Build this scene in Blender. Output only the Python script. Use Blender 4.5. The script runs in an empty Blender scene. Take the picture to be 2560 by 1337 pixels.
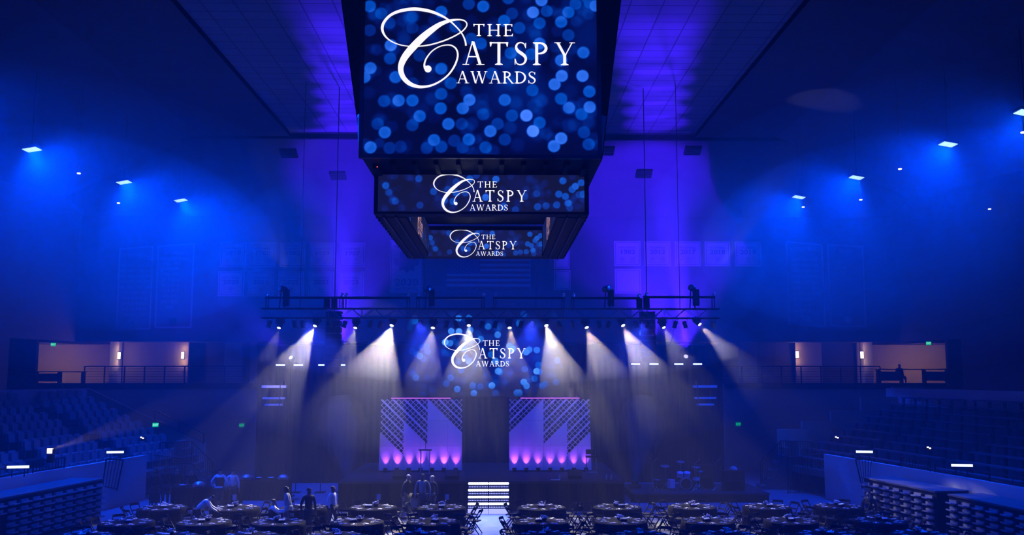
import bpy, math, random
from mathutils import Vector, Matrix
import numpy as np

# ------------------------------------------------------------------ camera
SC = bpy.context.scene
C = SC.collection
F = 2300.0                                   # focal length in pixels of the 2560 wide frame
PITCH = math.atan(265.5/F); YAW = -math.atan(35/F)
CAMH = 5.9
cam_d = bpy.data.cameras.new('camera'); cam = bpy.data.objects.new('camera', cam_d); C.objects.link(cam)
cam_d.sensor_width = 36; cam_d.lens = 36*F/2560; cam_d.clip_end = 300
cam.location = (0, 0, CAMH)
cam.rotation_euler = (math.pi/2+PITCH, 0, YAW)
SC.camera = cam
RM = (Matrix.Rotation(YAW, 3, 'Z') @ Matrix.Rotation(math.pi/2+PITCH, 3, 'X'))
RI = RM.transposed()
CL = Vector((0, 0, CAMH))
def P(px, py, D):
    "point seen at pixel px,py on the plane Y = D"
    d = RM @ Vector(((px-1280)/F, -(py-668.5)/F, -1)); return CL + d*(D/d.y)
def XA(px, D, z=1.0):
    "world X of pixel column px at depth D, height z"
    b = RI @ (Vector((0, D, z))-CL); a = RI @ Vector((1, 0, 0)); k = (px-1280)/F
    return (-k*b.z-b.x)/(a.x+k*a.z)
def HZ(py, D, px=1245): return P(px, py, D).z
def proj(p):
    c = RI @ (Vector(p)-CL); return (1280+F*c.x/-c.z, 668.5-F*c.y/-c.z)
AX = -0.5                                    # hall axis
# ------------------------------------------------------------------ world, haze, exposure
w = bpy.data.worlds.new('world'); SC.world = w; w.use_nodes = True
wn = w.node_tree.nodes; wl = w.node_tree.links
wn['Background'].inputs[0].default_value = (0.0, 0.02, 0.35, 1); wn['Background'].inputs[1].default_value = 0.012
HAZE = 0.0045
vs = wn.new('ShaderNodeVolumeScatter'); vs.inputs['Density'].default_value = HAZE; vs.inputs['Anisotropy'].default_value = 0.0
vs.inputs['Color'].default_value = (0.95, 0.95, 1, 1)
wl.new(vs.outputs[0], wn['World Output'].inputs['Volume'])
SC.view_settings.view_transform = 'Standard'; SC.view_settings.look = 'None'
SC.view_settings.exposure = 0; SC.view_settings.gamma = 1; SC.view_settings.use_curve_mapping = False
cy = SC.cycles
cy.use_denoising = True
try: cy.denoiser = 'OPENIMAGEDENOISE'
except Exception: pass
cy.max_bounces = 2; cy.diffuse_bounces = 2; cy.glossy_bounces = 1; cy.transmission_bounces = 1; cy.volume_bounces = 0
cy.use_adaptive_sampling = True; cy.adaptive_threshold = 0.04; cy.adaptive_min_samples = 10
cy.time_limit = 900
cy.transparent_max_bounces = 4; cy.use_light_tree = False; cy.caustics_reflective = False; cy.caustics_refractive = False
cy.sample_clamp_indirect = 2.0; cy.sample_clamp_direct = 0

def aim(o, loc, target):
    o.location = loc
    o.rotation_euler = (Vector(target)-Vector(loc)).to_track_quat('-Z', 'Y').to_euler()
def spot(name, loc, target, energy, color, angle, blend=0.3, radius=0.08, gobo=None, streak=0.0):
    l = bpy.data.lights.new(name, 'SPOT'); l.energy = energy; l.color = color; l.spot_size = math.radians(angle)
    l.spot_blend = blend; l.shadow_soft_size = radius
    o = bpy.data.objects.new(name, l); C.objects.link(o); aim(o, loc, target)
    if streak:
        l.use_nodes = True; nt = l.node_tree; em = nt.nodes['Emission']
        tc = nt.nodes.new('ShaderNodeTexCoord'); nz = nt.nodes.new('ShaderNodeTexNoise'); mr = nt.nodes.new('ShaderNodeMapRange')
        mp = nt.nodes.new('ShaderNodeMapping'); mp.inputs['Location'].default_value = (gobo or 0, (gobo or 0)*.37, 0)
        nt.links.new(tc.outputs['Normal'], mp.inputs[0]); nt.links.new(mp.outputs[0], nz.inputs['Vector'])
        nz.inputs['Scale'].default_value = 16; nz.inputs['Detail'].default_value = 2; nz.inputs['Roughness'].default_value = 0.7
        mr.inputs['From Min'].default_value = 0.38; mr.inputs['From Max'].default_value = 0.68
        mr.inputs['To Min'].default_value = 1-streak; mr.inputs['To Max'].default_value = 1+streak*1.3
        nt.links.new(nz.outputs['Fac'], mr.inputs['Value']); nt.links.new(mr.outputs[0], em.inputs['Strength'])
    return o
def point(name, loc, energy, color, radius=0.1):
    l = bpy.data.lights.new(name, 'POINT'); l.energy = energy; l.color = color; l.shadow_soft_size = radius
    o = bpy.data.objects.new(name, l); C.objects.link(o); o.location = loc; return o
def area(name, loc, target, energy, color, sx, sy):
    l = bpy.data.lights.new(name, 'AREA'); l.shape = 'RECTANGLE'; l.size = sx; l.size_y = sy; l.energy = energy; l.color = color
    o = bpy.data.objects.new(name, l); C.objects.link(o); aim(o, loc, target); return o

BLUE = (0.0, 0.05, 1.0); DEEP = (0.005, 0.02, 1.0); PURP = (0.05, 0.008, 1.0); WARM = (1.0, 0.55, 0.28); BEAM = (1.0, 0.9, 0.6)
# blue floods high on both sides (fixtures are built further down at the same points)
FLOODS = [(-19.2, 30.5, 15.2, 'l')]
for px, py in ((80, 374), (310, 456), (452, 501)): 
    D = (15-5.9)*F/(934-py); p = P(px, py, D); FLOODS.append((p.x, p.y, p.z, 'l'))
for px, py in ((2562, 282), (2370, 361), (2141, 444), (1997, 493)):
    D = (15-5.9)*F/(934-py); p = P(px, py, D); FLOODS.append((p.x, p.y, p.z, 'r'))
for i, (x, y, z, s) in enumerate(FLOODS):
    sg = 1 if s == 'l' else -1
    spot('flood_lamp', (x, y, z-.15), (x+sg*13, y-4, z-12), (11000 if s == 'l' else 7600), BLUE, 128, 0.55, 0.25)
# white beams hung from the stage truss: pixel of the lens, aim pixels, cone, energy
TD = 42.0
BEAMS = [(787, 815, -20, 44, 1.0), (979, 814, -14, 58, 1.25), (1172, 814, 0, 50, .6), (1366, 814, 13, 46, 1.0),
         (1558, 814, 22, 42, .8), (1750, 811, 36, 32, .4),
         (697, 820, -8, 34, .06), (888, 820, -8, 42, .14), (1082, 820, -6, 44, .3), (1274, 820, 6, 40, .22), (1467, 819, 18, 46, .5), (1660, 819, 18, 40, .14)]
for i, (px, py, ang, cone, e) in enumerate(BEAMS):
    p = P(px, py, TD); a = math.radians(ang)
    q = p + Vector((math.sin(a), -0.75, -math.cos(a)))*5
    spot('beam_lamp', p+Vector((0, 0, -.03)), q, 6200*e, BEAM, cone*.84, 0.25, 0.06, gobo=i*3.1, streak=.85)
# purple uplights behind the stage
UPL = [((1715, 890), 45.5, (1650, 600), 60, 19000), ((1632, 880), 46.5, (1590, 500), 44, 26000),
       ((726, 893), 45.5, (520, 760), 26, 6000), ((858, 880), 46.5, (930, 450), 50, 26000)]
for (px, py), D, (tx, ty), cone, e in UPL:
    a = P(px, py, D)+Vector((0, -.12, .3))
    ta = P(tx, ty, 40 if ty < 200 else 54)
    spot('purple_lamp', a+(ta-a).normalized()*.12, ta, e, PURP, cone, .5, .1)
for px, (tpx, w_) in (((1715, 890), (1640, 1.0)), ((858, 880), (868, .9))):
    a = P(*px, 45.5)+Vector((0, -.12, .3))
    for D in (34, 36.5, 39, 41.5, 44, 46.5, 49):
        ta = Vector((XA(tpx, D, 19.5), D, 19.5)); spot('ceiling_wash_lamp', a+(ta-a).normalized()*.15, ta, 17000*w_, PURP, 18, .8, .1)
# blue stage wash from the truss and added unseen blue fill for the court
for x in (-8, -3, 2, 7):
    spot('stage_wash', (AX+x, 41.0, 8.2), (AX+x*.8, 46, 1.2), 1500, (0.02, 0.045, 1), 75, .6, .1)
for x in (-11, -4, 3, 10):
    spot('court_fill', (AX+x*1.5, 8, 18), (AX+x*1.2, 36, 0), 1400, (0, .03, 1), 50, .8, .2)
# light patches thrown on the ceiling by four heads on the truss
for i, (px, py, D, e) in enumerate(((2080, 215, 43.5, 900), (615, 475, 56, 500), (1865, 405, 53.8, 420), (722, 372, 52.6, 500))):
    q = P(px, py, D); spot('ceiling_dot_lamp', (q.x*.62, 42, 10.6), q, e, (.45, .5, 1), 20, .6, .1)
# soft glow from the concourse corridor lamps is built with the sconces

# blue washes catching the fog plumes at the stage corners
for px in (872, 1588):
    x = XA(px, 45, .8); spot('fog_wash', (x, 45, .75), (x+(-.6 if px < 1200 else .6), 45.2, 5), 330, (0, .03, 1), 62, .9, .1)
# ------------------------------------------------------------------ helpers
def mat(name, col=(.5, .5, .5), rough=.6, metal=0, emit=None, es=1, noise=0, nscale=3, bump=0, spec=.4, sampling=None):
    m = bpy.data.materials.new(name); m.use_nodes = True; nt = m.node_tree; b = nt.nodes['Principled BSDF']
    b.inputs['Base Color'].default_value = (*col, 1); b.inputs['Roughness'].default_value = rough; b.inputs['Metallic'].default_value = metal
    b.inputs['Specular IOR Level'].default_value = spec
    if emit: b.inputs['Emission Color'].default_value = (*emit, 1); b.inputs['Emission Strength'].default_value = es
    if noise or bump:
        tc = nt.nodes.new('ShaderNodeTexCoord'); nz = nt.nodes.new('ShaderNodeTexNoise'); nz.inputs['Scale'].default_value = nscale
        nz.inputs['Detail'].default_value = 3; nt.links.new(tc.outputs['Object'], nz.inputs['Vector'])
        if noise:
            mx = nt.nodes.new('ShaderNodeMix'); mx.data_type = 'RGBA'
            mx.inputs[6].default_value = (*[c*(1-noise) for c in col], 1); mx.inputs[7].default_value = (*[min(1, c*(1+noise)) for c in col], 1)
            nt.links.new(nz.outputs['Fac'], mx.inputs[0]); nt.links.new(mx.outputs[2], b.inputs['Base Color'])
        if bump:
            bp = nt.nodes.new('ShaderNodeBump'); bp.inputs['Strength'].default_value = bump; bp.inputs['Distance'].default_value = .02
            nt.links.new(nz.outputs['Fac'], bp.inputs['Height']); nt.links.new(bp.outputs[0], b.inputs['Normal'])
    if emit: m.cycles.emission_sampling = 'NONE'
    return m
def seam_mat(name, col, line, bw, bh, mortar, rough=.6, offset=0.0, axes='XY', spec=.4):
    m = bpy.data.materials.new(name); m.use_nodes = True; nt = m.node_tree; b = nt.nodes['Principled BSDF']
    b.inputs['Roughness'].default_value = rough; b.inputs['Specular IOR Level'].default_value = spec
    tc = nt.nodes.new('ShaderNodeTexCoord'); br = nt.nodes.new('ShaderNodeTexBrick'); mp = nt.nodes.new('ShaderNodeMapping')
    if axes == 'XZ': mp.inputs['Rotation'].default_value = (math.pi/2, 0, 0)
    nt.links.new(tc.outputs['Object'], mp.inputs[0]); nt.links.new(mp.outputs[0], br.inputs['Vector'])
    br.offset = offset; br.inputs['Scale'].default_value = 1; br.inputs['Brick Width'].default_value = bw; br.inputs['Row Height'].default_value = bh
    br.inputs['Mortar Size'].default_value = mortar; br.inputs['Mortar Smooth'].default_value = .2
    br.inputs['Color1'].default_value = (*col, 1); br.inputs['Color2'].default_value = (*[c*.88 for c in col], 1); br.inputs['Mortar'].default_value = (*line, 1)
    nt.links.new(br.outputs['Color'], b.inputs['Base Color'])
    return m
M = {
 'black': mat('black_paint', (.014, .014, .016), .6, spec=.2), 'black_metal': mat('black_metal', (.03, .03, .035), .35, .6, noise=.3, nscale=20),
 'alu': mat('aluminium', (.35, .36, .4), .35, .9, noise=.2, nscale=30), 'drape': mat('black_drape', (.005, .005, .008), .95, spec=.05, noise=.4, nscale=1.5),
 'cloth': mat('black_cloth', (.006, .0055, .006), .9, spec=.08, noise=.4, nscale=6), 'napkin': mat('white_napkin', (.92, .93, .96), .35, noise=.1, nscale=40, spec=.8),
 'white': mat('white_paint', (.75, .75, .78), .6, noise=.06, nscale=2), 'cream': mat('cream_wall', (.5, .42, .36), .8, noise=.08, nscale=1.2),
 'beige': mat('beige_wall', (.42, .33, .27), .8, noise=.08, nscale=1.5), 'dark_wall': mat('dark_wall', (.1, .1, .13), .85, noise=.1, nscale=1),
 'concrete': mat('concrete', (.12, .12, .13), .85, noise=.2, nscale=2), 'seat': mat('grey_seat', (.32, .32, .36), .5, noise=.1, nscale=8),
 'bench': mat('bench_blue', (.12, .12, .16), .5, noise=.1, nscale=6), 'skin': mat('skin', (.42, .27, .2), .6, noise=.1, nscale=10),
 'skin_dark': mat('dark_skin', (.14, .08, .055), .6, noise=.1, nscale=10),
 'hair': mat('dark_hair', (.02, .015, .012), .7, noise=.4, nscale=60), 'grey_hair': mat('grey_hair', (.5, .5, .5), .7, noise=.2, nscale=60),
 'shirt': mat('white_shirt', (.8, .8, .82), .7, noise=.08, nscale=12), 'vest': mat('black_vest', (.02, .02, .022), .8, noise=.3, nscale=12),
 'suit': mat('grey_suit', (.2, .22, .27), .75, noise=.15, nscale=20), 'trousers': mat('dark_trousers', (.04, .04, .05), .8, noise=.3, nscale=12),
 'tan': mat('tan_trousers', (.25, .22, .19), .8, noise=.2, nscale=12), 'greydress': mat('grey_blouse', (.3, .3, .34), .8, noise=.3, nscale=9),
 'steel': mat('polished_steel', (.6, .62, .68), .4, 1, noise=.1, nscale=20), 'gloss_strip': mat('satin_sheen_strip', (.3, .3, .34), .28, .7, noise=.1, nscale=3),
 'flower': mat('pale_flowers', (.75, .72, .7), .6, noise=.3, nscale=30), 'stage': mat('stage_deck', (.03, .03, .04), .7, spec=.15, noise=.3, nscale=3),
 'panel': seam_mat('white_stage_panel', (.72, .72, .76), (.4, .4, .45), 1.3, 1.2, .008, .7, axes='XZ'),
 'floor': seam_mat('grey_floor_panels', (.2, .22, .27), (.1, .1, .12), 2.4, 1.2, .02, .42, .5),
 'runner': seam_mat('light_aisle_boards', (.15, .17, .24), (.1, .1, .12), 4.0, .75, .02, .35),
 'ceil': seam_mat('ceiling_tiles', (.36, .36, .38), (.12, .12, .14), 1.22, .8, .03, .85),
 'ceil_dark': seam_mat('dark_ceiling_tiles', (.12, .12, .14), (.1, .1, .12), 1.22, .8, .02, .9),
 'lens': mat('lit_lens', (1, 1, 1), .3, emit=(1, .95, .8), es=14), 'lens_dim': mat('dim_lens', (1, 1, 1), .3, emit=(1, .95, .8), es=3.5),
 'lens_off': mat('unlit_lens', (.2, .25, .3), .1, .3, noise=.1), 'flood': mat('flood_face', (1, 1, 1), .3, emit=(.45, .75, 1), es=1.6),
 'bar': mat('bar_glow', (1, 1, 1), .3, emit=(.45, .6, 1), es=3.0), 'led': mat('step_led', (1, 1, 1), .3, emit=(.62, .66, 1), es=5.5),
 'led_small': mat('small_step_led', (1, 1, 1), .3, emit=(.3, .32, 1), es=1.5), 'led_box': mat('step_light_box', (1, 1, 1), .3, emit=(.35, .36, 1), es=1.5),
 'logo': mat('white_logo_pixels', (1, 1, 1), .5, emit=(1, .97, 1), es=1.1, sampling='NONE'),
 'logo_far': mat('far_logo_pixels', (1, 1, 1), .5, emit=(1, .97, 1), es=1.7, sampling='NONE'),
 'logo_warm': mat('pink_logo_pixels', (1, 1, 1), .5, emit=(1, .5, .4), es=.9, sampling='NONE'),
 'sconce': mat('sconce_glass', (1, 1, 1), .4, emit=(1, .72, .45), es=4.5), 'exit': mat('exit_green', (0, .2, .08), .4, emit=(0, .5, .14), es=1.0),
 'exit_text': mat('exit_letters', (1, 1, 1), .4, emit=(.3, 1, .6), es=1.1), 'exit_dim': mat('exit_green_dim', (0, .2, .08), .4, emit=(0, .28, .08), es=.5),
 'pink': mat('pink_lens', (1, .3, .9), .3, emit=(.6, .1, 1), es=2.5), 'purple_lens': mat('violet_lens', (1, 1, 1), .3, emit=(.75, .65, 1), es=3),
 'banner': mat('banner_cloth', (.62, .62, .66), .9, noise=.08, nscale=2), 'banner_ink': mat('banner_ink', (.1, .12, .3), .9), 'banner_line': mat('banner_border', (.12, .14, .34), .9),
 'banner_dark': mat('dark_banner_cloth', (.12, .13, .2), .9, noise=.1, nscale=2), 'banner_light': mat('banner_light_ink', (.36, .36, .42), .9),
 'flag_red': mat('flag_red', (.25, .05, .06), .9), 'flag_white': mat('flag_white', (.5, .5, .52), .9), 'flag_blue': mat('flag_blue', (.04, .05, .2), .9),
 'drum': mat('drum_shell', (.5, .65, .95), .2, .3, noise=.2, nscale=20), 'dot_red': mat('red_pilot', (1, 0, 0), .3, emit=(1, .1, .05), es=3),
 'warm_dot': mat('small_lamp', (1, 1, 1), .3, emit=(1, .85, .7), es=4), 'card': mat('white_card', (.8, .8, .85), .6, noise=.04),
 'glassbottle': mat('clear_plastic', (.6, .65, .7), .15, 0, noise=.1), 'wood': mat('dark_wood_trim', (.12, .07, .05), .6, noise=.3, nscale=6),
}
class MB:
    def __init__(s): s.v = []; s.f = []
    def add(s, vs, fs):
        n = len(s.v); s.v += [tuple(v) for v in vs]; s.f += [tuple(i+n for i in f) for f in fs]; return s
    def box(s, c, d, R=None):
        x, y, z = (k/2 for k in d); vs = [Vector((i*x, j*y, k*z)) for i in (-1, 1) for j in (-1, 1) for k in (-1, 1)]
        if R is not None: vs = [R @ v for v in vs]
        c = Vector(c); return s.add([v+c for v in vs], [(0, 1, 3, 2), (4, 6, 7, 5), (0, 4, 5, 1), (2, 3, 7, 6), (0, 2, 6, 4), (1, 5, 7, 3)])
    def bar(s, a, b, w, h=None):
        a = Vector(a); b = Vector(b); d = b-a
        if d.length < 1e-6: return s
        R = d.to_track_quat('Z', 'Y').to_matrix(); return s.box((a+b)/2, (w, h or w, d.length), R)
    def tube(s, a, b, r, n=8, r2=None):
        a = Vector(a); b = Vector(b); d = b-a; R = d.to_track_quat('Z', 'Y').to_matrix(); r2 = r if r2 is None else r2
        vs = []
        for p, q in ((a, r), (b, r2)):
            for i in range(n): t = 2*math.pi*i/n; vs.append(p+R @ Vector((q*math.cos(t), q*math.sin(t), 0)))
        fs = [(i, (i+1) % n, n+(i+1) % n, n+i) for i in range(n)]+[tuple(range(n-1, -1, -1)), tuple(range(n, 2*n))]
        return s.add(vs, fs)
    def path(s, pts, r, n=6):
        for a, b in zip(pts, pts[1:]): s.tube(a, b, r, n)
        return s
    def lathe(s, prof, n=16, c=(0, 0, 0), R=None):
        vs = []; fs = []; c = Vector(c)
        for r, z in prof:
            for i in range(n):
                t = 2*math.pi*i/n; v = Vector((r*math.cos(t), r*math.sin(t), z)); vs.append((R @ v if R else v)+c)
        for k in range(len(prof)-1):
            for i in range(n): fs.append((k*n+i, k*n+(i+1) % n, (k+1)*n+(i+1) % n, (k+1)*n+i))
        fs += [tuple(range(n-1, -1, -1)), tuple(range((len(prof)-1)*n, len(prof)*n))]
        return s.add(vs, fs)
    def prism(s, poly, off):
        n = len(poly); off = Vector(off); vs = [Vector(p) for p in poly]; vs += [v+off for v in vs]
        return s.add(vs, [tuple(range(n)), tuple(range(2*n-1, n-1, -1))]+[(i, i+n, (i+1) % n+n, (i+1) % n) for i in range(n)])
    def build(s, name, m, parent=None, smooth=False, loc=None):
        me = bpy.data.meshes.new(name); me.from_pydata(s.v, [], s.f); me.materials.append(m); me.validate(); me.update()
        if smooth:
            for p in me.polygons: p.use_smooth = True
        o = bpy.data.objects.new(name, me); C.objects.link(o)
        if parent is not None: o.parent = parent
        if loc is not None: o.location = loc
        return o
def tag(o, label, cat, group=None, kind=None):
    o['label'] = label; o['category'] = cat
    if group: o['group'] = group
    if kind: o['kind'] = kind
    return o
def thing(name, label, cat, loc=(0, 0, 0), rz=0, group=None):
    o = bpy.data.objects.new(name, None); C.objects.link(o); o.location = loc; o.rotation_euler = (0, 0, rz); o.empty_display_size = .2
    return tag(o, label, cat, group)
def struct(name, mb, m, parent=None, label=None):
    o = mb.build(name, m, parent)
    if parent is None:
        o['kind'] = 'structure'
        if label: o['label'] = label
    return o
def dup(root, loc, rz=0, label=None, group=None, scale=None):
    r = root.copy(); C.objects.link(r); r.location = loc; r.rotation_euler = (0, 0, rz)
    if scale: r.scale = (scale,)*3
    if label: r['label'] = label
    if group: r['group'] = group
    for ch in list(root.children):
        c = ch.copy(); C.objects.link(c); c.parent = r
        for g in list(ch.children):
            d = g.copy(); C.objects.link(d); d.parent = c
    return r
UP = Vector((0, 0, 1))

# ------------------------------------------------------------------ the hall
struct('floor', MB().box((0, 31, -.1), (70, 72, .2)), M['floor'], label='grey panelled arena floor washed in blue light')
# ceiling: centre field, darker outer fields, end slope, side slopes
cl = AX-11.3; cr = AX+11.7
struct('ceiling', MB().box(((cl+cr)/2, 23.5, 19.65), (cr-cl, 55, .3)), M['ceil'], label='tiled ceiling field above the scoreboard')
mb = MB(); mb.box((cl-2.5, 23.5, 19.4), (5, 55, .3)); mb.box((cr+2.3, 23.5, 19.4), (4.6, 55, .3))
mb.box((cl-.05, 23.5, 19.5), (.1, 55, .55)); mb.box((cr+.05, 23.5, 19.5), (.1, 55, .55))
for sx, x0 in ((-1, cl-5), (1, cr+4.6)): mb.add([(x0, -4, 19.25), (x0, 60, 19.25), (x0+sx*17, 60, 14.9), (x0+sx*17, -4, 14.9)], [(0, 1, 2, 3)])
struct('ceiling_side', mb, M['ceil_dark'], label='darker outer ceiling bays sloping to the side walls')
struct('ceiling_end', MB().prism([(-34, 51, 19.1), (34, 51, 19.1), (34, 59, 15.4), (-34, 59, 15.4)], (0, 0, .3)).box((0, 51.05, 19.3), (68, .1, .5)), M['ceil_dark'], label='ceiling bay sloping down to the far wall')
# far wall with concourse opening
CF = 5.24; CT = 7.9
mb = MB(); mb.box((0, 58.2, CF/2), (66, .4, CF)); struct('wall_back', mb, M['cream'], label='cream lower wall below the far concourse')
mb = MB(); mb.box((0, 58.2, (CT+19)/2), (66, .4, 19-CT)); struct('wall_back_upper', mb, M['dark_wall'], label='dark upper wall carrying the banners')
mb = MB(); mb.box((0, 61.4, CF-.15), (66, 6.8, .3)); struct('floor_concourse', mb, M['concrete'])
mb = MB(); mb.box((0, 61.4, CT+.1), (66, 6.4, .2)); struct('ceiling_concourse', mb, M['dark_wall'])
struct('wall_concourse', MB().box((0, 64, 6.5), (66, .3, 2.9)), M['beige'], label='warm lit beige wall at the back of the concourse')
mb = MB(); mb.box((0, 57.95, CF-.05), (66, .3, .28)); struct('trim_1', mb, M['black'], label='dark edge band of the concourse floor')
# screen walls inside the concourse, with dark bays between them
mb = MB()
for a, b in ((300, 470), (560, 605), (625, 640), (1848, 1893), (1990, 2055), (2145, 2165)):
    x0 = XA(a, 59.5, 6.5); x1 = XA(b, 59.5, 6.5); mb.box(((x0+x1)/2, 59.6, (CF+CT)/2), (x1-x0, .2, CT-CF))
struct('wall_concourse_front', mb, M['cream'], label='cream wall panels along the front of the far concourse')
mb = MB()
for a, b in ((460, 560), (600, 628), (1890, 1992), (2053, 2147), (1700, 1850), (640, 900)):
    x0 = XA(a, 60.5, 6.5); x1 = XA(b, 60.5, 6.5); mb.box(((x0+x1)/2, 60.6, (CF+CT)/2), (x1-x0, .2, CT-CF))
struct('wall_concourse_bays', mb, M['dark_wall'], label='dark recessed bays of the far concourse')
mb = MB()
for a, b in ((275, 296), (2160, 2181)):
    x0 = XA(a, 58.6, 6.5); x1 = XA(b, 58.6, 6.5); mb.box(((x0+x1)/2, 58.8, (CF+CT)/2), (x1-x0, .6, CT-CF))
struct('trim_2', mb, M['white'], label='pale square columns beside the lit concourse lobbies')
for i, (px, lab) in enumerate(((215, 'left'), (2230, 'right'))):
    x = XA(px, 60, 6.5); area('lobby_lamp', (x-(3 if i == 0 else -3), 60.6, CT-.1), (x-(3 if i == 0 else -3), 62.6, CF), 60, WARM, 2.2, .4)
mb = MB()
for a, b in ((-200, 92), (2368, 2800)):
    x0 = XA(a, 57.6, 6.5); x1 = XA(b, 57.6, 6.5); mb.box(((x0+x1)/2, 57.6, (CF+CT)/2), (x1-x0, .3, CT-CF+.2))
struct('wall_concourse_corner', mb, M['dark_wall'], label='dark corner walls closing the concourse at both sides')
# side walls
for sx, nm in ((-1, 'left'), (1, 'right')):
    def mx(x): return AX+sx*x
    mb = MB()
    mb.prism([(mx(25.9), 58, CT), (mx(26.8), 52, CT), (mx(26.8), 52, 18), (mx(25.9), 58, 18)], (sx*.4, 0, 0))
    mb.prism([(mx(26.8), 52, 0), (mx(27.6), 46, 0), (mx(27.6), 46, 18), (mx(26.8), 52, 18)], (sx*.4, 0, 0))
    mb.prism([(mx(27.6), 46, 0), (mx(32), -4, 0), (mx(32), -4, 18), (mx(27.6), 46, 18)], (sx*.4, 0, 0))
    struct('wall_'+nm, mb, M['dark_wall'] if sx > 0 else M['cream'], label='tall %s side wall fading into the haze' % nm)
    mb = MB(); mb.box((mx(30), 59.5, (CF+CT)/2), (7, .3, CT-CF)); 
struct('wall_front', MB().box((0, -4.2, 9.6), (68, .4, 19.2)), M['dark_wall'])

# ------------------------------------------------------------------ stands both sides
def lerp(a, b, t): return a+(b-a)*t
INN = [(-19.6, 26), (-18.5, 34.3), (-16.8, 44.8), (-15.6, 50)]
OUT = [(-27.5, 26), (-26.4, 36), (-25, 47), (-23.3, 53)]
def curve(pl, t):
    L = [math.dist(a, b) for a, b in zip(pl, pl[1:])]; s = t*sum(L)
    for a, b, l in zip(pl, pl[1:], L):
        if s <= l+1e-9: return (lerp(a[0], b[0], s/l), lerp(a[1], b[1], s/l))
        s -= l
    return pl[-1]
def stand_pt(sx, t, k, z):
    a = curve(INN, t); b = curve(OUT, t); x = lerp(a[0], b[0], k/10); y = lerp(a[1], b[1], k/10)
    return Vector((AX+sx*abs(x-AX), y, z))
def row_h(k): return 1.25+.32*k
NT = 14
for sx, nm in ((-1, 'left'), (1, 'right')):
    mb = MB()
    for k in range(10):
        for j in range(NT):
            t0 = j/NT; t1 = (j+1)/NT
            a = [stand_pt(sx, t0, k, row_h(k)), stand_pt(sx, t1, k, row_h(k)), stand_pt(sx, t1, k+1, row_h(k)), stand_pt(sx, t0, k+1, row_h(k))]
            r = [stand_pt(sx, t0, k, row_h(k)-.32), stand_pt(sx, t1, k, row_h(k)-.32), a[1], a[0]]
            mb.add(a, [(0, 1, 2, 3)]).add(r, [(0, 1, 2, 3)])
    struct('floor_stand_'+nm, mb, M['concrete'], label='stepped concrete terrace of the %s stand' % nm)
    # upper parapet at concourse level behind the top row
    mb = MB()
    for j in range(NT):
        a = stand_pt(sx, j/NT, 10, row_h(9)); b = stand_pt(sx, (j+1)/NT, 10, row_h(9)); mb.prism([a, b, b+UP*.95, a+UP*.95], (sx*.2, 0, 0))
    struct('wall_stand_top_'+nm, mb, M['white'], label='pale wall behind the top row of the %s stand' % nm)
    # front parapet (bright when the floods hit it)
    mb = MB()
    for j in range(20):
        t0 = j/20*.775; t1 = (j+1)/20*.775
        a = stand_pt(sx, t0, -.25, 0); b = stand_pt(sx, t1, -.25, 0); mb.prism([a, b, b+UP*2.08, a+UP*2.08], (sx*.18, 0, 0))
    struct('wall_parapet_'+nm, mb, M['white'], label='white parapet wall in front of the %s stand' % nm)
    # dark fascia and ledge below parapet
# left end wall of stand
a = stand_pt(-1, 1, 0, 0); b = stand_pt(-1, 1, 10, 0)
mb = MB(); mb.prism([a, b, b+UP*5.1, a+UP*2.2], (0, .2, 0)); struct('wall_stand_end', mb, M['cream'], label='sloping end wall of the left stand')
# right stepped blocks
for i, (a, b, ty, D) in enumerate(((1945, 2017, 1073, 50), (2005, 2080, 1053, 50.6), (2077, 2160, 1026, 51.3), (2152, 2238, 992, 52), (2232, 2312, 966, 52.8))):
    h = HZ(ty, D, a); x0 = XA(a, D, h); x1 = XA(b, D, h)
    struct('wall_step', MB().box(((x0+x1)/2, D+.1, h/2), (x1-x0, .25, h)), M['cream'], label='stepped end wall block of the right stand')

# stadium seats
def seat_mesh():
    mb = MB()
    prof = [(-.22, .42), (-.235, .62), (-.22, .80), (-.17, .86), (.17, .86), (.22, .80), (.235, .62), (.22, .42)]
    mb.prism([(x, -.03-.10*(z-.42), z) for x, z in prof], (0, -.05, .01))
    mb.box((0, .04, .60), (.42, .06, .38), Matrix.Rotation(.12, 3, 'X'))
    mb.box((0, .08, .42), (.42, .10, .05)); mb.box((-.25, 0, .45), (.04, .3, .06)); mb.box((.25, 0, .45), (.04, .3, .06)); mb.box((0, -.05, .22), (.05, .05, .44))
    return mb
seat0 = seat_mesh().build('stadium_seat', M['seat']); seat_used = False
ORD = ['front', 'second', 'third', 'fourth', 'fifth', 'sixth', 'seventh', 'eighth', 'ninth', 'tenth', 'eleventh', 'twelfth', 'thirteenth', 'fourteenth', 'fifteenth']
nseat = 0
AISLES = (.30, .53, .76)
for k in range(10):
    L = 26.0; n = 40; run = 0
    for j in range(n):
        t = (j+.5)/n
        if any(abs(t-a-.006*k) < .024 for a in AISLES): continue
        p = stand_pt(-1, t, k+.55, row_h(k)); q = stand_pt(-1, t+.01, k+.55, row_h(k))
        if t > .985 or t > .93 and k < 2: continue
        px, py = proj(p+UP*.8)
        if px < -8: continue
        if proj(p+UP*.8)[1] > 1190: continue
        sec = sum(t > a+.006*k for a in AISLES)
        lab = 'grey folding seat in the %s row of the left stand, %s block from the camera' % (ORD[k] if k else 'lowest', ('nearest', 'second', 'third', 'farthest')[sec])
        d = (q-p); rz = math.atan2(d.y, d.x)+math.pi
        if nseat == 0: o = seat0
        else: o = seat0.copy(); C.objects.link(o)
        o.location = p; o.rotation_euler = (0, 0, rz)
        tag(o, lab, 'seat', 'grey seats, %s row, %s block of left stand' % (ORD[k], ('nearest', 'second', 'third', 'farthest')[sec])); nseat += 1
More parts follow.
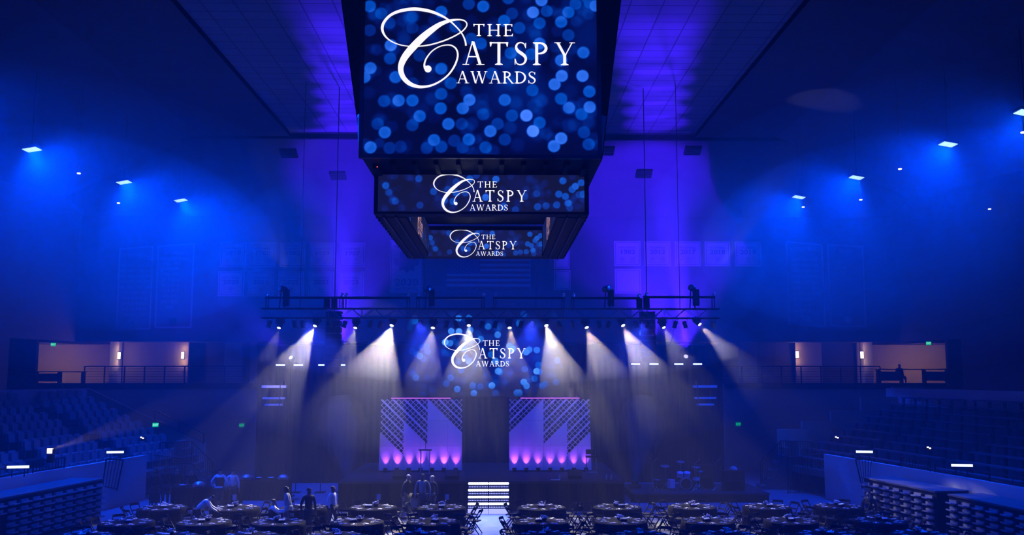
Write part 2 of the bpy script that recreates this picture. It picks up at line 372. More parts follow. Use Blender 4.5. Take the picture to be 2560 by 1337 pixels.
print('SEATS', nseat)
# benches on the right
nb = 0
for k in range(10):
    for s, (t0, t1) in enumerate(((.30, .50), (.53, .735), (.765, .93))):
        mbp = MB(); mbs = MB(); N = 5; pts = [stand_pt(1, lerp(t0, t1, i/N), k+.5, 0) for i in range(N+1)]; base = pts[0]
        if max(proj(p+UP*(row_h(k)+.45))[0] for p in pts) < 1800 or min(proj(p+UP*(row_h(k)+.45))[0] for p in pts) > 2590: continue
        for a, b in zip(pts, pts[1:]): mbp.bar(a-base+UP*.45, b-base+UP*.45, .3, .06)
        
        mbb = MB()
        t = thing('bleacher_bench', 'dark backless bench, %s row of the right stand, %s block' % (ORD[k] if k else 'lowest', ('nearest', 'middle', 'farthest')[s]), 'bench', base+UP*row_h(k), 0, 'bleacher benches in the right stand')
        mbp.build('bench_seat', M['bench'], t); nb += 1
        for a in pts: MB().box(a-base+UP*.21, (.06, .22, .42)).build('bench_support', M['black_metal'], t)
print('BENCH', nb)

# retracted seating banks in front of the parapets
def bank(sx, nm, t0, t1, lab):
    rows = 6; N = 9 if t1-t0 > .2 else 5
    a = stand_pt(sx, t0, -2.1, 0); b = stand_pt(sx, t1, -2.1, 0); d = (b-a); L = d.length; u = d.normalized(); nrm = Vector((-sx, 0, 0)); nrm = Vector((u.y, -u.x, 0))*(-sx if u.y > 0 else sx)
    if nrm.x*sx > 0: nrm = -nrm
    t = thing('retracted_seating_bank', lab, 'bleachers', a, 0)
    MB().prism([Vector(), d, d-nrm*1.3, -nrm*1.3], (0, 0, 1.62)).build('housing', M['black'], t)
    MB().prism([nrm*.06, d+nrm*.06, d-nrm*1.3, -nrm*1.3], (0, 0, .06)).build('deck_edge', M['concrete'], t, loc=(0, 0, 1.62))
    n = int(L/.62)
    for k in range(rows):
        for j in range(n):
            o = fold0.copy(); C.objects.link(o); o.location = a+u*((j+.5)*L/n)+nrm*.06+UP*(.16+k*.24); o.rotation_euler = (0, 0, math.atan2(nrm.y, nrm.x)+math.pi/2)
            px, py = proj(o.location)
            if px < -5 or px > 2565 or py > 1345: bpy.data.objects.remove(o); continue
            tag(o, 'folded grey seat in the %s layer up of the %s seating bank' % (('lowest', 'second', 'third', 'fourth', 'fifth', 'top')[k], nm), 'seat', 'folded seats, %s layer, %s bank' % (('lowest', 'second', 'third', 'fourth', 'fifth', 'top')[k], nm))
mb = MB(); mb.prism([(-.22, 0, 0), (.22, 0, 0), (.24, -.14, .02), (.16, -.22, .03), (-.16, -.22, .03), (-.24, -.14, .02)], (0, 0, .045)); mb.box((0, .0, .09), (.42, .08, .1))
fold0 = mb.build('retracted_chair', M['seat'])
bank(-1, 'left', .20, .53, 'black bank of retracted seating below the left parapet')
bank(1, 'far right', .33, .53, 'black bank of retracted seating below the right parapet, beyond the gap')
bank(1, 'near right', .12, .30, 'black bank of retracted seating at the right edge, nearest the camera')
bpy.data.objects.remove(fold0)

# barred guard rails
def railing(name, label, tops, bases, spacing=.12, r=.022, cat='railing', mids=0):
    base = Vector(bases[0]); t = thing(name, label, cat, base); fr = MB(); bars = MB()
    tp = [Vector(p)-base for p in tops]; bp = [Vector(p)-base for p in bases]
    fr.path(tp, r*1.4); fr.path([b+UP*.06 for b in bp], r*1.2)
    for a, b in zip(tp, bp): fr.tube(b, a, r*1.4)
    for i in range(len(tp)-1):
        L = (bp[i+1]-bp[i]).length; n = max(1, int(L/spacing))
        for j in range(1, n): bars.tube(bp[i].lerp(bp[i+1], j/n)+UP*.05, tp[i].lerp(tp[i+1], j/n), r*.7, 5)
        for m_ in range(mids):
            f = (m_+1)/(mids+1); bars.tube(bp[i].lerp(tp[i], f), bp[i+1].lerp(tp[i+1], f), r*.35, 4)
    fr.build('rail_frame', M['black_metal'], t)
    if bars.v: bars.build('bars', M['black_metal'], t)
    return t
for sx, nm in ((-1, 'left'), (1, 'right')):
    def V(x, y, z): return (AX+sx*x, y, z)
    # stair tower rails near the stage corner
    railing('stair_railing', 'barred black stair railing coming down beside the %s stage corner' % nm, [V(16.6, 47.6, 2.45), V(15.0, 47.6, 2.5), V(13.9, 47.6, 1.45)], [V(16.6, 47.6, 1.35), V(15.0, 47.6, 1.35), V(13.9, 47.6, .3)])
    railing('guard_railing', 'tall barred black railing at the foot of the %s stairs' % nm, [V(17.0, 46.2, 2.0), V(14.9, 46.4, 1.75)], [V(17.0, 46.2, 0), V(14.9, 46.4, 0)])
    st = thing('stair_flight', 'dark stairs behind the barred railing at the %s stage corner' % nm, 'stairs', (AX+sx*14, 47.9, 0))
    mb = MB()
    for i in range(7): mb.box((sx*(.2+i*.27), .6, .1+i*.19/1), (.3, 1.2, .2+.38*i*1.0))
    mb.box((sx*2.9, .6, .67), (2.2, 1.2, 1.34)); mb.build('treads', M['concrete'], st)
    # end gate standing on the retracted bank
    gt = [P(266, 1147, 40), P(308, 1149, 40.6)], [P(256, 1218, 40), P(292, 1226, 40.6)]
    if sx > 0: gt = [P(2187, 1147, 40.6), P(2139, 1148, 40)], [P(2176, 1225, 40.6), P(2156, 1221, 40)]
    railing('end_gate', 'tilted barred black gate at the far end of the %s seating bank' % nm, gt[0], gt[1], .13, .022)
    a = stand_pt(sx, .33, -.15, 2.08); b = stand_pt(sx, .44, -.15, 2.08)
    railing('parapet_railing', 'low barred railing on top of the %s parapet' % nm, [stand_pt(sx, t_, -.15, 2.5) for t_ in (.44, .52)], [stand_pt(sx, t_, -.15, 2.08) for t_ in (.44, .52)], .18)
    railing('aisle_railing', 'thin dark rail along the front of the %s stand' % nm, [stand_pt(sx, t_, -.1, 2.4) for t_ in (.2, .3, .43)], [stand_pt(sx, t_, -.1, 2.08) for t_ in (.2, .3, .43)], 1.2)
    # crown rail above sloped end wall
# concourse railing across the far wall
for a, b, lab in ((212, 612, 'left of the stage'), (1805, 2200, 'right of the stage')):
    xs = [XA(a+(b-a)*i/8, 57.8, 6.3) for i in range(9)]
    railing('concourse_railing', 'dark cable railing on the far concourse %s' % lab, [(x, 57.8, CF+1.12) for x in xs], [(x, 57.8, CF) for x in xs], 2.0, .03, mids=6)
railing('end_wall_railing', 'dark handrail above the sloping end wall of the left stand', [stand_pt(-1, .995, k, 2.75+.29*k) for k in (0, 2, 4)], [stand_pt(-1, .995, k, 2.2+.29*k) for k in (0, 2, 4)], 1.4, .03)

# press counters on concourse
def counter(px0, px1, py, D, lab):
    x0 = XA(px0, D, 6.4); x1 = XA(px1, D, 6.4); h = HZ(py, D)
    t = thing('press_counter', lab, 'counter', ((x0+x1)/2, D, CF)); W = x1-x0
    MB().box((0, 0, h-CF), (W, .6, .06)).build('counter_top', M['alu'], t)
    mb = MB(); n = max(3, int(W/1.3))
    for i in range(n+1): mb.box((-W/2+.1+i*(W-.2)/n, 0, (h-CF)/2), (.1, .4, h-CF-.06))
    mb.build('support', M['black'], t)
    mb = MB()
    for i in range(n):
        if i % 2 == 0: mb.box((-W/2+.1+(i+.5)*(W-.2)/n, -.1, (h-CF)*.55), ((W-.2)/n*.86, .04, (h-CF)*.62))
    mb.build('modesty_panel', M['bench'], t)
counter(-30, 214, 929, 57.4, 'dark press counter on the far concourse at the left edge')
counter(2190, 2600, 923, 57.4, 'dark press counter on the far concourse at the right edge')

# ------------------------------------------------------------------ lettering
G = {}
def ribbon(pts, ws, n_sub=6):
    "smooth variable-width stroke through pts -> list of quads"
    P_ = [Vector(p) for p in pts]; out = []; W = []
    Q = [P_[0]]+P_+[P_[-1]]; WQ = [ws[0]]+list(ws)+[ws[-1]]
    for i in range(1, len(Q)-2):
        for j in range(n_sub):
            t = j/n_sub; a, b, c, d = Q[i-1:i+3]
            out.append(.5*((2*b)+(c-a)*t+(2*a-5*b+4*c-d)*t*t+(3*b-a-3*c+d)*t**3)); W.append(WQ[i]+(WQ[i+1]-WQ[i])*t)
    out.append(P_[-1]); W.append(ws[-1]); L = []; R = []
    for i, p in enumerate(out):
        d = out[min(i+1, len(out)-1)]-out[max(i-1, 0)]; n = Vector((-d.y, d.x)).normalized()*W[i]/2; L.append(p+n); R.append(p-n)
    return [[L[i], L[i+1], R[i+1], R[i]] for i in range(len(out)-1)]
K = .135; TN = .055; SF = .045   # thick, thin, serif height, in cap heights
def rect(x0, y0, x1, y1): return [(x0, y0), (x1, y0), (x1, y1), (x0, y1)]
def vs_(x, w_=K, y0=0, y1=1, sb=True, st=True, sw=.11):
    o = [rect(x-w_/2, y0, x+w_/2, y1)]
    if sb: o.append([(x-w_/2-sw, y0), (x+w_/2+sw, y0), (x+w_/2+sw, y0+SF*.7), (x+w_/2, y0+SF*1.8), (x-w_/2, y0+SF*1.8), (x-w_/2-sw, y0+SF*.7)])
    if st: o.append([(x-w_/2-sw, y1), (x-w_/2-sw, y1-SF*.7), (x-w_/2, y1-SF*1.8), (x+w_/2, y1-SF*1.8), (x+w_/2+sw, y1-SF*.7), (x+w_/2+sw, y1)])
    return o
def diag(a, b, w_): 
    return [[(a[0]-w_/2, a[1]), (a[0]+w_/2, a[1]), (b[0]+w_/2, b[1]), (b[0]-w_/2, b[1])]]
def foot(x, y, s=.13, up=1): return [[(x-s, y), (x+s, y), (x+s, y+up*SF*.7), (x-s, y+up*SF*.7)]]
def arc(cx, cy, rx, ry, a0, a1, w0, w1, n=9):
    pts = []; ws = []
    for i in range(n):
        t = i/(n-1); a = math.radians(a0+(a1-a0)*t); pts.append((cx+rx*math.cos(a), cy+ry*math.sin(a))); ws.append(w0+(w1-w0)*math.sin(math.pi*t))
    return ribbon(pts, ws, 3)
G['T'] = (.9, vs_(.45, st=False)+[rect(.04, 1-TN, .86, 1)]+[[(.02, 1), (.05, .80), (.09, .80), (.13, 1-TN), (.13, 1)], [(.88, 1), (.85, .80), (.81, .80), (.77, 1-TN), (.77, 1)]])
G['H'] = (1.06, vs_(.2)+vs_(.86)+[rect(.2, .47, .86, .47+TN)])
G['E'] = (.78, vs_(.2)+[rect(.2, 1-TN, .68, 1), rect(.2, .48, .56, .48+TN), rect(.2, 0, .72, TN)]+[[(.70, 1), (.69, .8), (.65, .8), (.6, 1-TN)], [(.76, .22), (.72, .22), (.62, TN), (.72, 0)], rect(.54, .41, .575, .60)])
G['A'] = (1.06, diag((.52, 1.02), (.86, 0), K)+diag((.50, 1.02), (.2, 0), TN)+[rect(.3, .33, .72, .33+TN*.9)]+foot(.2, 0, .15)+foot(.87, 0, .18))
G['S'] = (.68, ribbon([(.56, .80), (.50, .93), (.34, .985), (.19, .92), (.14, .77), (.22, .62), (.38, .51), (.53, .39), (.58, .24), (.50, .08), (.33, .015), (.17, .07), (.10, .24)],
                      [.04, .05, .055, .08, .11, .14, .15, .14, .11, .08, .055, .05, .04], 4)+[[(.55, .74), (.59, .74), (.60, .97), (.56, .97)], [(.07, .28), (.11, .28), (.11, .02), (.07, .02)]])
G['P'] = (.78, vs_(.2)+arc(.30, .74, .33, .235, 92, -92, TN, K)+[rect(.2, 1-TN*.9, .32, 1), rect(.2, .48, .32, .48+TN*.9)])
G['Y'] = (1.0, vs_(.5, y1=.47, st=False)+diag((.18, 1), (.5, .43), K)+diag((.85, 1), (.53, .43), TN)+foot(.18, 1, .15, -1)+foot(.85, 1, .13, -1))
G['W'] = (1.42, diag((.18, 1), (.46, 0), K)+diag((.72, .95), (.46, 0), TN)+diag((.70, 1), (.99, 0), K)+diag((1.25, 1), (.99, 0), TN)+foot(.18, 1, .14, -1)+foot(.68, 1, .14, -1)+foot(1.25, 1, .13, -1))
G['R'] = (.92, vs_(.2)+arc(.30, .75, .29, .225, 92, -92, TN, K)+[rect(.2, 1-TN*.9, .32, 1), rect(.2, .5, .34, .5+TN*.9)]+diag((.42, .52), (.80, 0), K)+foot(.84, 0, .1))
G['D'] = (1.0, vs_(.2)+arc(.34, .5, .50, .475, 90, -90, TN, K*1.1, 13)+[rect(.2, 1-TN, .36, 1), rect(.2, 0, .36, TN)])
SW = [((1083, 388), 16), ((1076, 345), 14), ((1050, 285), 12), ((1000, 222), 12), ((930, 158), 15), ((850, 112), 22), ((755, 78), 28), ((640, 63), 30), ((530, 76), 28), ((440, 112), 24),
      ((382, 170), 24), ((360, 232), 25), ((376, 290), 18), ((418, 338), 12), ((480, 372), 10), ((555, 392), 9), ((650, 397), 10), ((760, 385), 12), ((880, 350), 13), ((980, 305), 12), ((1052, 258), 12),
      ((1086, 215), 11), ((1086, 183), 11), ((1056, 160), 12), ((1000, 156), 15), ((935, 168), 26), ((860, 198), 40), ((780, 255), 54), ((700, 325), 62), ((630, 400), 66), ((573, 470), 62), ((537, 535), 55),
      ((524, 600), 46), ((545, 668), 42), ((592, 720), 38), ((650, 748), 30), ((712, 756), 24), ((790, 742), 18), ((872, 700), 15), ((940, 640), 15), ((990, 560), 16), ((1013, 480), 15), ((1000, 420), 14),
      ((960, 388), 12), ((910, 384), 10), ((850, 400), 10), ((790, 440), 11), ((745, 500), 13), ((727, 555), 15), ((735, 595), 24)]
def word(txt, x0, x1, y0, y1, out, gap=.14):
    h = y1-y0; tot = sum(G[c][0] for c in txt)+gap*(len(txt)-1); sxx = (x1-x0)/tot; x = x0
    for c in txt:
        wd, polys = G[c]
        for p in polys: out.append([(x+q[0]*sxx, y0+q[1]*h) for q in p])
        x += (wd+gap)*sxx
def logo_polys():
    out = []
    for q in ribbon([p for p, _ in SW], [w_ for _, w_ in SW], 5): out.append([(p[0], -p[1]) for p in q])
    out.append([(758+31*math.cos(i*.3927), -597+31*math.sin(i*.3927)) for i in range(16)])
    word('THE', 1143, 1492, -301, -195, out, .17); word('ATSPY', 1045, 2028, -558, -355, out, .2); word('AWARDS', 998, 1688, -721, -617, out, .03)
    return out
LOGO = logo_polys()     # units: 1/3.342 px of the big screen, origin at picture px 840,0
def logo_obj(parent, m, ox, oz, s, ztop=None, flip=1, nm='logo'):
    "logo in the XZ plane of the screen (front faces -Y); ox,oz = screen-space offset of the drawing's centre (1188,-408)"
    mb = MB()
    for p in LOGO:
        q = [((x-1188)*s*flip+ox, -.012, (y+408)*s+oz) for x, y in p]
        if ztop is not None: q = [(a, b, min(c, ztop)) for a, b, c in q]
        a2 = sum(q[i][0]*q[(i+1) % len(q)][2]-q[(i+1) % len(q)][0]*q[i][2] for i in range(len(q)))
        if abs(a2) < 1e-7: continue
        mb.add(q, [tuple(range(len(q)))])
    return mb.build(nm, m, parent)
# screen picture: a grid of light-emitting pixels whose colours hold the blurred-lights picture
def pixel_mat(name, es):
    m = bpy.data.materials.new(name); m.use_nodes = True; nt = m.node_tree; b = nt.nodes['Principled BSDF']
    at = nt.nodes.new('ShaderNodeAttribute'); at.attribute_name = 'pixels'; b.inputs['Base Color'].default_value = (.01, .01, .012, 1)
    b.inputs['Roughness'].default_value = .5; b.inputs['Emission Strength'].default_value = es
    nt.links.new(at.outputs['Color'], b.inputs['Emission Color']); m.cycles.emission_sampling = 'NONE'; return m
M['pix'] = pixel_mat('led_pixels', 1.0)
def screen(parent, W, H, nx, ny, seed, r, n, spots=(), vignette=False, gain=1.0, glow=.05, name='screen', grey=0.0):
    rng = np.random.RandomState(seed)
    xs = np.linspace(-W/2, W/2, nx+1); zs = np.linspace(-H/2, H/2, ny+1); X, Z = np.meshgrid(xs, zs)
    I = np.zeros_like(X); soft = np.zeros_like(X)
    def disc(cx, cz, rr, b, edge=.12):
        d = np.sqrt((X-cx)**2+(Z-cz)**2)/rr; return b*np.clip((1+edge-d)/(2*edge), 0, 1)*(.82+.18*np.clip(d, 0, 1)**3)
    for i in range(n):
        cx, cz = rng.uniform(-W/2, W/2), rng.uniform(-H/2, H/2)
        soft += disc(cx, cz, r*rng.uniform(.8, 1.15), rng.uniform(.015, .11), .3)
    for i in range(int(n*.28)):
        cx, cz = rng.uniform(-W/2, W/2), rng.uniform(-H/2, H/2); soft += disc(cx, cz, r*rng.uniform(2.0, 3.5), rng.uniform(.01, .04), .8)
    if not spots:
        spots = [(rng.uniform(-W/2, W/2), rng.uniform(-H/2, H/2), rng.choice([.3, .45, .6, .8], p=[.4, .3, .2, .1])) for i in range(int(n*.3))]
    for cx, cz, b in spots: I = np.maximum(I, disc(cx, cz, r, b, .1))+0
    T = np.clip(soft*1.1-.03, 0, .4)+I; T = T*gain
    if vignette:
        v = np.clip(1.35-np.sqrt((X/(W/2))**4+(Z/(H/2))**4), 0, 1)**1.2; T = T*v
    Rr = .001+.10*np.clip(T-.55, 0, 1)*T+grey; Gg = .002+(.28 if vignette else .2)*T**1.5+grey; Bb = .02*gain+1.0*T+grey*2.2
    if vignette: Bb = Bb*1; Bb -= .03*gain*(1-v)
    col = np.stack([Rr, Gg, Bb, np.ones_like(T)], -1).reshape(-1, 4).astype(np.float32)
    vv = np.stack([X, np.zeros_like(X), Z], -1).reshape(-1, 3)
    idx = np.arange((nx+1)*(ny+1)).reshape(ny+1, nx+1)
    ff = np.stack([idx[:-1, :-1], idx[:-1, 1:], idx[1:, 1:], idx[1:, :-1]], -1).reshape(-1, 4)
    me = bpy.data.meshes.new(name); me.from_pydata(vv.tolist(), [], ff.tolist())
    at = me.color_attributes.new('pixels', 'FLOAT_COLOR', 'POINT'); at.data.foreach_set('color', col.ravel()); me.materials.append(M['pix'])
    o = bpy.data.objects.new(name, me); C.objects.link(o); o.parent = parent; return o

# ------------------------------------------------------------------ hanging scoreboard
UD = 24.4; UB = 11.68; UT = 17.2
sb = thing('hanging_scoreboard', 'black four-sided video scoreboard hung from the ceiling over the court', 'scoreboard', (AX, 31, 10.35))
def L(v): return Vector(v)-Vector((AX, 31, 10.35))
xb0, xb1 = XA(905, UD, UB), XA(1506, UD, UB)
xt0, xt1 = XA(852, UD, HZ(0, UD)), XA(1553, UD, HZ(0, UD)); zt = HZ(0, UD)
k_ = (UT-UB)/(zt-UB); xT0 = xb0+(xt0-xb0)*k_; xT1 = xb1+(xt1-xb1)*k_
mb = MB(); mb.prism([L((xb0, UD, UB)), L((xb1, UD, UB)), L((xT1, UD, UT)), L((xT0, UD, UT))], (0, 35.4-UD, 0)); mb.build('upper_housing', M['black'], sb)
sx0, sx1 = XA(909, UD-.05, 13), XA(1493.5, UD-.05, 13); zb = HZ(388, UD); ztop = UT-.15
W_ = sx1-sx0; H_ = ztop-zb
pxm = UD/F     # metres per picture pixel on this plane
spots = []
RAW = '''285,60,.45;285,260,.18;460,385,.7;455,495,.3;290,575,.6;240,650,.55;500,650,.5;880,105,.5;880,580,.5;1230,60,.55;1110,40,.25;1645,110,.75;1405,180,.5;1470,120,.2;1940,110,.45;1880,190,.5;
2000,40,.25;2165,55,.6;2065,445,.55;1880,510,.6;1940,300,.25;1885,640,.75;1825,710,.7;2058,640,.8;2115,770,.5;2118,900,.65;2050,960,.3;1880,830,.4;1945,905,.5;1590,970,.95;1645,1100,.95;1880,1160,.8;1820,1225,.7;
1290,1100,.65;1110,1170,.5;940,1040,.6;820,1175,.55;880,1230,.3;700,975,.5;640,845,.5;525,845,.55;405,850,.3;410,1110,.6;350,1040,.2;290,1235,.6;875,910,.5;880,790,.35;1115,840,.65;1060,910,.6;1410,840,.5;
1700,370,.55;1130,330,.3;640,150,.15;1210,370,.4;1300,620,.3;1460,450,.35;1630,460,.35;1700,1030,.4;1470,970,.3;1410,1170,.25;1250,1235,.3;1060,1235,.2;640,1050,.25;450,1240,.2;540,1230,.15;2070,1110,.25;2110,1210,.3;
450,200,.2;380,120,.25;640,240,.15;700,470,.2;640,700,.15;960,700,.35;1050,1040,.2;990,1180,.2;760,1240,.2;1700,200,.35;1760,100,.3;1000,230,.25;1530,240,.3;1350,1040,.25;1640,760,.3;1230,960,.2'''
xc = (sx0+sx1)/2; zc = (zb+ztop)/2
for s_ in RAW.replace('\n', '').split(';'):
    a, b, c = map(float, s_.split(',')); ppx = 840+a/3.342; ppy = b/3.342; p = P(ppx, ppy, UD); spots.append((p.x-xc, p.z-zc, c*.95))
rs = random.Random(5)
for i in range(12): spots.append((rs.uniform(-W_/2, W_/2), rs.uniform(H_/2-1.0, H_/2), rs.choice([.3, .5, .7])))
s1 = screen(sb, W_, H_, 260, 220, 3, .165, 230, spots, gain=1.3); s1.location = L((xc, UD-.06, zc)); s1.name = 'screen'
lg = P(840+1188/3.342, 408/3.342, UD)
logo_obj(s1, M['logo'], lg.x-xc, lg.z-zc, pxm/3.342*1.0)
fr = MB()
for z in (zb-.06, ztop+.05): fr.box(L((xc, UD-.06, z)), (W_+.2, .14, .1))
for x in (sx0-.05, sx1+.05): fr.box(L((x, UD-.06, zc)), (.1, .14, H_))
fr.build('screen_bezel', M['black_metal'], sb)
for x0, x1, px in ((xb0, sx0, 905), (xb1, sx1, 1506)):
    zz = HZ(290, UD); s_ = 1 if x1 > x0 else -1; xo = x0+(xt0-xb0 if s_ > 0 else xt1-xb1)*(zz-UB)/(zt-UB)
    MB().prism([L((x0+.03*s_, UD-.03, UB+.05)), L((x1-.1*s_, UD-.16, UB+.05)), L((x1-.1*s_, UD-.16, zz)), L((xo+.03*s_, UD-.03, zz))], (0, .02, 0)).build('corner_sheen_strip', M['gloss_strip'], sb)  # thin glossy strip added to catch the blue glow at the corner
# underside details
mb = MB()
for i in range(9): mb.box(L((AX-2.4+i*.6, 25.6, UB-.05)), (.12, 1.8, .1))
for x in (-2.9, 2.9): mb.box(L((AX+x, 30, UB-.08)), (.15, 10, .14))
mb.build('underside_frame', M['black'], sb)
# lower ring
RD0, RD1 = 26.0, 36.35; RB = HZ(535, 26.0); RTp = HZ(434, 26.0)
rx0, rx1 = XA(935, RD0, 11), XA(1472, RD0, 11); BW = .85; BF = .5
mb = MB(); zr = (RB+RTp)/2; hr = RTp-RB
mb.box(L(((rx0+rx1)/2, RD0+BF/2, zr)), (rx1-rx0, BF, hr)); mb.box(L(((rx0+rx1)/2, RD1-BW/2, zr)), (rx1-rx0, BW, hr))
mb.box(L((rx0+BW/2, (RD0+RD1)/2, zr)), (BW, RD1-RD0-BF-BW+.02, hr)); mb.box(L((rx1-BW/2, (RD0+RD1)/2, zr)), (BW, RD1-RD0-BF-BW+.02, hr))
mb.build('lower_ring', M['black'], sb)
mb = MB()
for x in (rx0+.25, rx0+.6, rx1-.25, rx1-.6): mb.box(L((x, (RD0+RD1)/2, RB-.03)), (.05, RD1-RD0-.4, .06))
for i in range(18): mb.box(L((rx0+.03, RD0+.5+i*.55, RB-.02)), (.05, .22, .05)); mb.box(L((rx1-.03, RD0+.5+i*.55, RB-.02)), (.05, .22, .05))
mb.build('ring_rails', M['black_metal'], sb)
def rscreen(px0, px1, py0, py1, D, seed, gain, lpx, lpy, ls, topclip, grey):
    z1, z0 = HZ(py0, D), HZ(py1, D); x0, x1 = XA(px0, D, zr), XA(px1, D, zr); xm, zm = (x0+x1)/2, (z0+z1)/2
    s = screen(sb, x1-x0, z1-z0, 240, 46, seed, .10, 110, gain=gain, grey=grey); s.location = L((xm, D, zm)); p = P(lpx, lpy, D)
    logo_obj(s, M['logo'], p.x-xm, p.z-zm, ls, ztop=(z1-z0)/2 if topclip else None); return s
rscreen(945, 1461, 437, 529, RD0-.04, 11, .95, 1200, 483, .4733/3.342*RD0/F, True, .006)
rscreen(1065, 1355, 575, 641, RD1-BW-.04, 11, .9, 1208, 608, .3365/3.342*(RD1-BW)/F, True, .008)
for sx in (-1, 1):
    xx = rx0+BW+.03 if sx < 0 else rx1-BW-.03; Ls = RD1-RD0-BF-BW-.6
    s = screen(sb, Ls, hr-.16, 200, 36, 20+sx, .1, 90, gain=.6, grey=.004); s.location = L((xx, (RD0+RD1)/2, zr)); s.rotation_euler = (0, 0, math.pi/2 if sx < 0 else -math.pi/2)
    logo_obj(s, M['logo_warm'], 0, 0, .00132, ztop=(hr-.16)/2)
mb = MB()
for x in (rx0+.15, rx1-.15, rx0+.6, rx1-.6):
    for y in (RD0+.2, RD1-.3): mb.tube(L((x, y, RTp)), L((x, y, UB)), .02)
mb.build('ring_hanger', M['alu'], sb)
for x in (-2.5, 2.5):
    for y in (26, 34): MB().tube(L((AX+x, y, UT)), L((AX+x, y, 19.5)), .03).build('hoist_cable', M['black_metal'], sb)
mb = MB(); p = P(943, 417, 25); mb.lathe([(.0, -.02), (.02, 0), (0, .02)], 8, L(p)); mb.build('pilot_lamp', M['dot_red'], sb)

# ------------------------------------------------------------------ video wall behind stage
VD = 50.0; x0, x1 = XA(1016, VD, 7), XA(1408, VD, 7); z1, z0 = HZ(776, VD), HZ(990, VD)
vw = thing('video_wall', 'large rear video wall showing the awards title above the stage', 'video wall', ((x0+x1)/2, VD, z0))
s = screen(vw, x1-x0, z1-z0, 260, 140, 31, .175, 230, vignette=True, gain=2.3); s.location = (0, 0, (z1-z0)/2)
p = P(1212, 877, VD); logo_obj(s, M['logo_far'], p.x-(x0+x1)/2, p.z-(z0+z1)/2, (1315-1110)/(2025-348)*VD/F*.995)
MB().box((0, .12, (z1-z0)/2), (x1-x0+.1, .2, z1-z0+.1)).build('screen_housing', M['black'], vw)
for sx in (-1, 1): MB().tube((sx*(x1-x0)*.4, .1, z1-z0), (sx*(x1-x0)*.4, .1, 19.5-z0), .03).build('hoist_cable', M['black_metal'], vw)

# ------------------------------------------------------------------ stage
SF_D = 40.6; SH = HZ(1203, SF_D); SB = 49.0
sxl, sxr = XA(845, SF_D, 1), XA(1562, SF_D, 1)
stg = thing('stage', 'low black stage with a dark skirt below the video wall', 'stage', ((sxl+sxr)/2, SF_D, 0))
Ws = sxr-sxl
MB().box((0, (SB-SF_D)/2, SH-.05), (Ws, SB-SF_D, .1)).build('deck', M['stage'], stg)
mb = MB()
n = 150; pts = [(-Ws/2+Ws*i/n, .05+.025*math.sin(i*1.9), 0) for i in range(n+1)]
for a, b in zip(pts, pts[1:]): mb.add([a, b, (b[0], b[1], SH-.1), (a[0], a[1], SH-.1)], [(0, 1, 2, 3)])
for sx in (-1, 1): mb.box((sx*(Ws/2-.03), (SB-SF_D)/2, (SH-.1)/2), (.04, SB-SF_D-.2, SH-.1))
mb.build('skirt', M['drape'], stg)
# black drape behind and beside
DD = 51.2; xa, xb_ = XA(640, DD, 3), XA(1808, DD, 3); zt_ = HZ(862, DD)
dr = thing('backdrop_curtain', 'tall black pleated curtain closing off the space behind the stage', 'curtain', ((xa+xb_)/2, DD, 0))
mb = MB(); n = 420; Wd = xb_-xa
pts = [(-Wd/2+Wd*i/n, .03*math.sin(i*1.1)+.04*math.sin(i*.37), 0) for i in range(n+1)]
for a, b in zip(pts, pts[1:]): mb.add([a, b, (b[0], b[1], zt_), (a[0], a[1], zt_)], [(0, 1, 2, 3)])
mb.build('drape', M['drape'], dr, smooth=True)
mb = MB(); mb.tube((Wd/2+.05, -.1, 0), (Wd/2+.05, -.1, HZ(960, DD)), .05); mb.build('pole', M['alu'], dr)
mb = MB(); mb.tube((-Wd/2, 0, zt_), (Wd/2, 0, zt_), .04); mb.build('top_pipe', M['black_metal'], dr)
# louvre lights / lit slatted panels at the drape edges
for sx, a, b, nm in ((-1, 655, 716, 'left'), (1, 1733, 1792, 'right')):
    D = 50.6; xa_, xb2 = XA(a, D, 5), XA(b, D, 5)
    t = thing('slatted_ledge', 'three pale horizontal slats catching light at the %s curtain edge' % nm, 'panel', ((xa_+xb2)/2, D, HZ(1012, D)))
    z00 = HZ(1012, D); wdt = xb2-xa_
    for py, ww, hh in ((966, 1, .14), (995, .9, .1), (1011, .7, .1)):
        z = HZ(py, D)-z00
        MB().box(((1-ww)*wdt/2*(-sx)*-1 if False else 0, 0, z), (wdt*ww, .25, hh)).build('slat', M['white'], t)
    for q_ in (-1, 1): MB().box((q_*wdt*.3, .35, .6), (.05, .5, 1.4)).build('bracket', M['black_metal'], t)

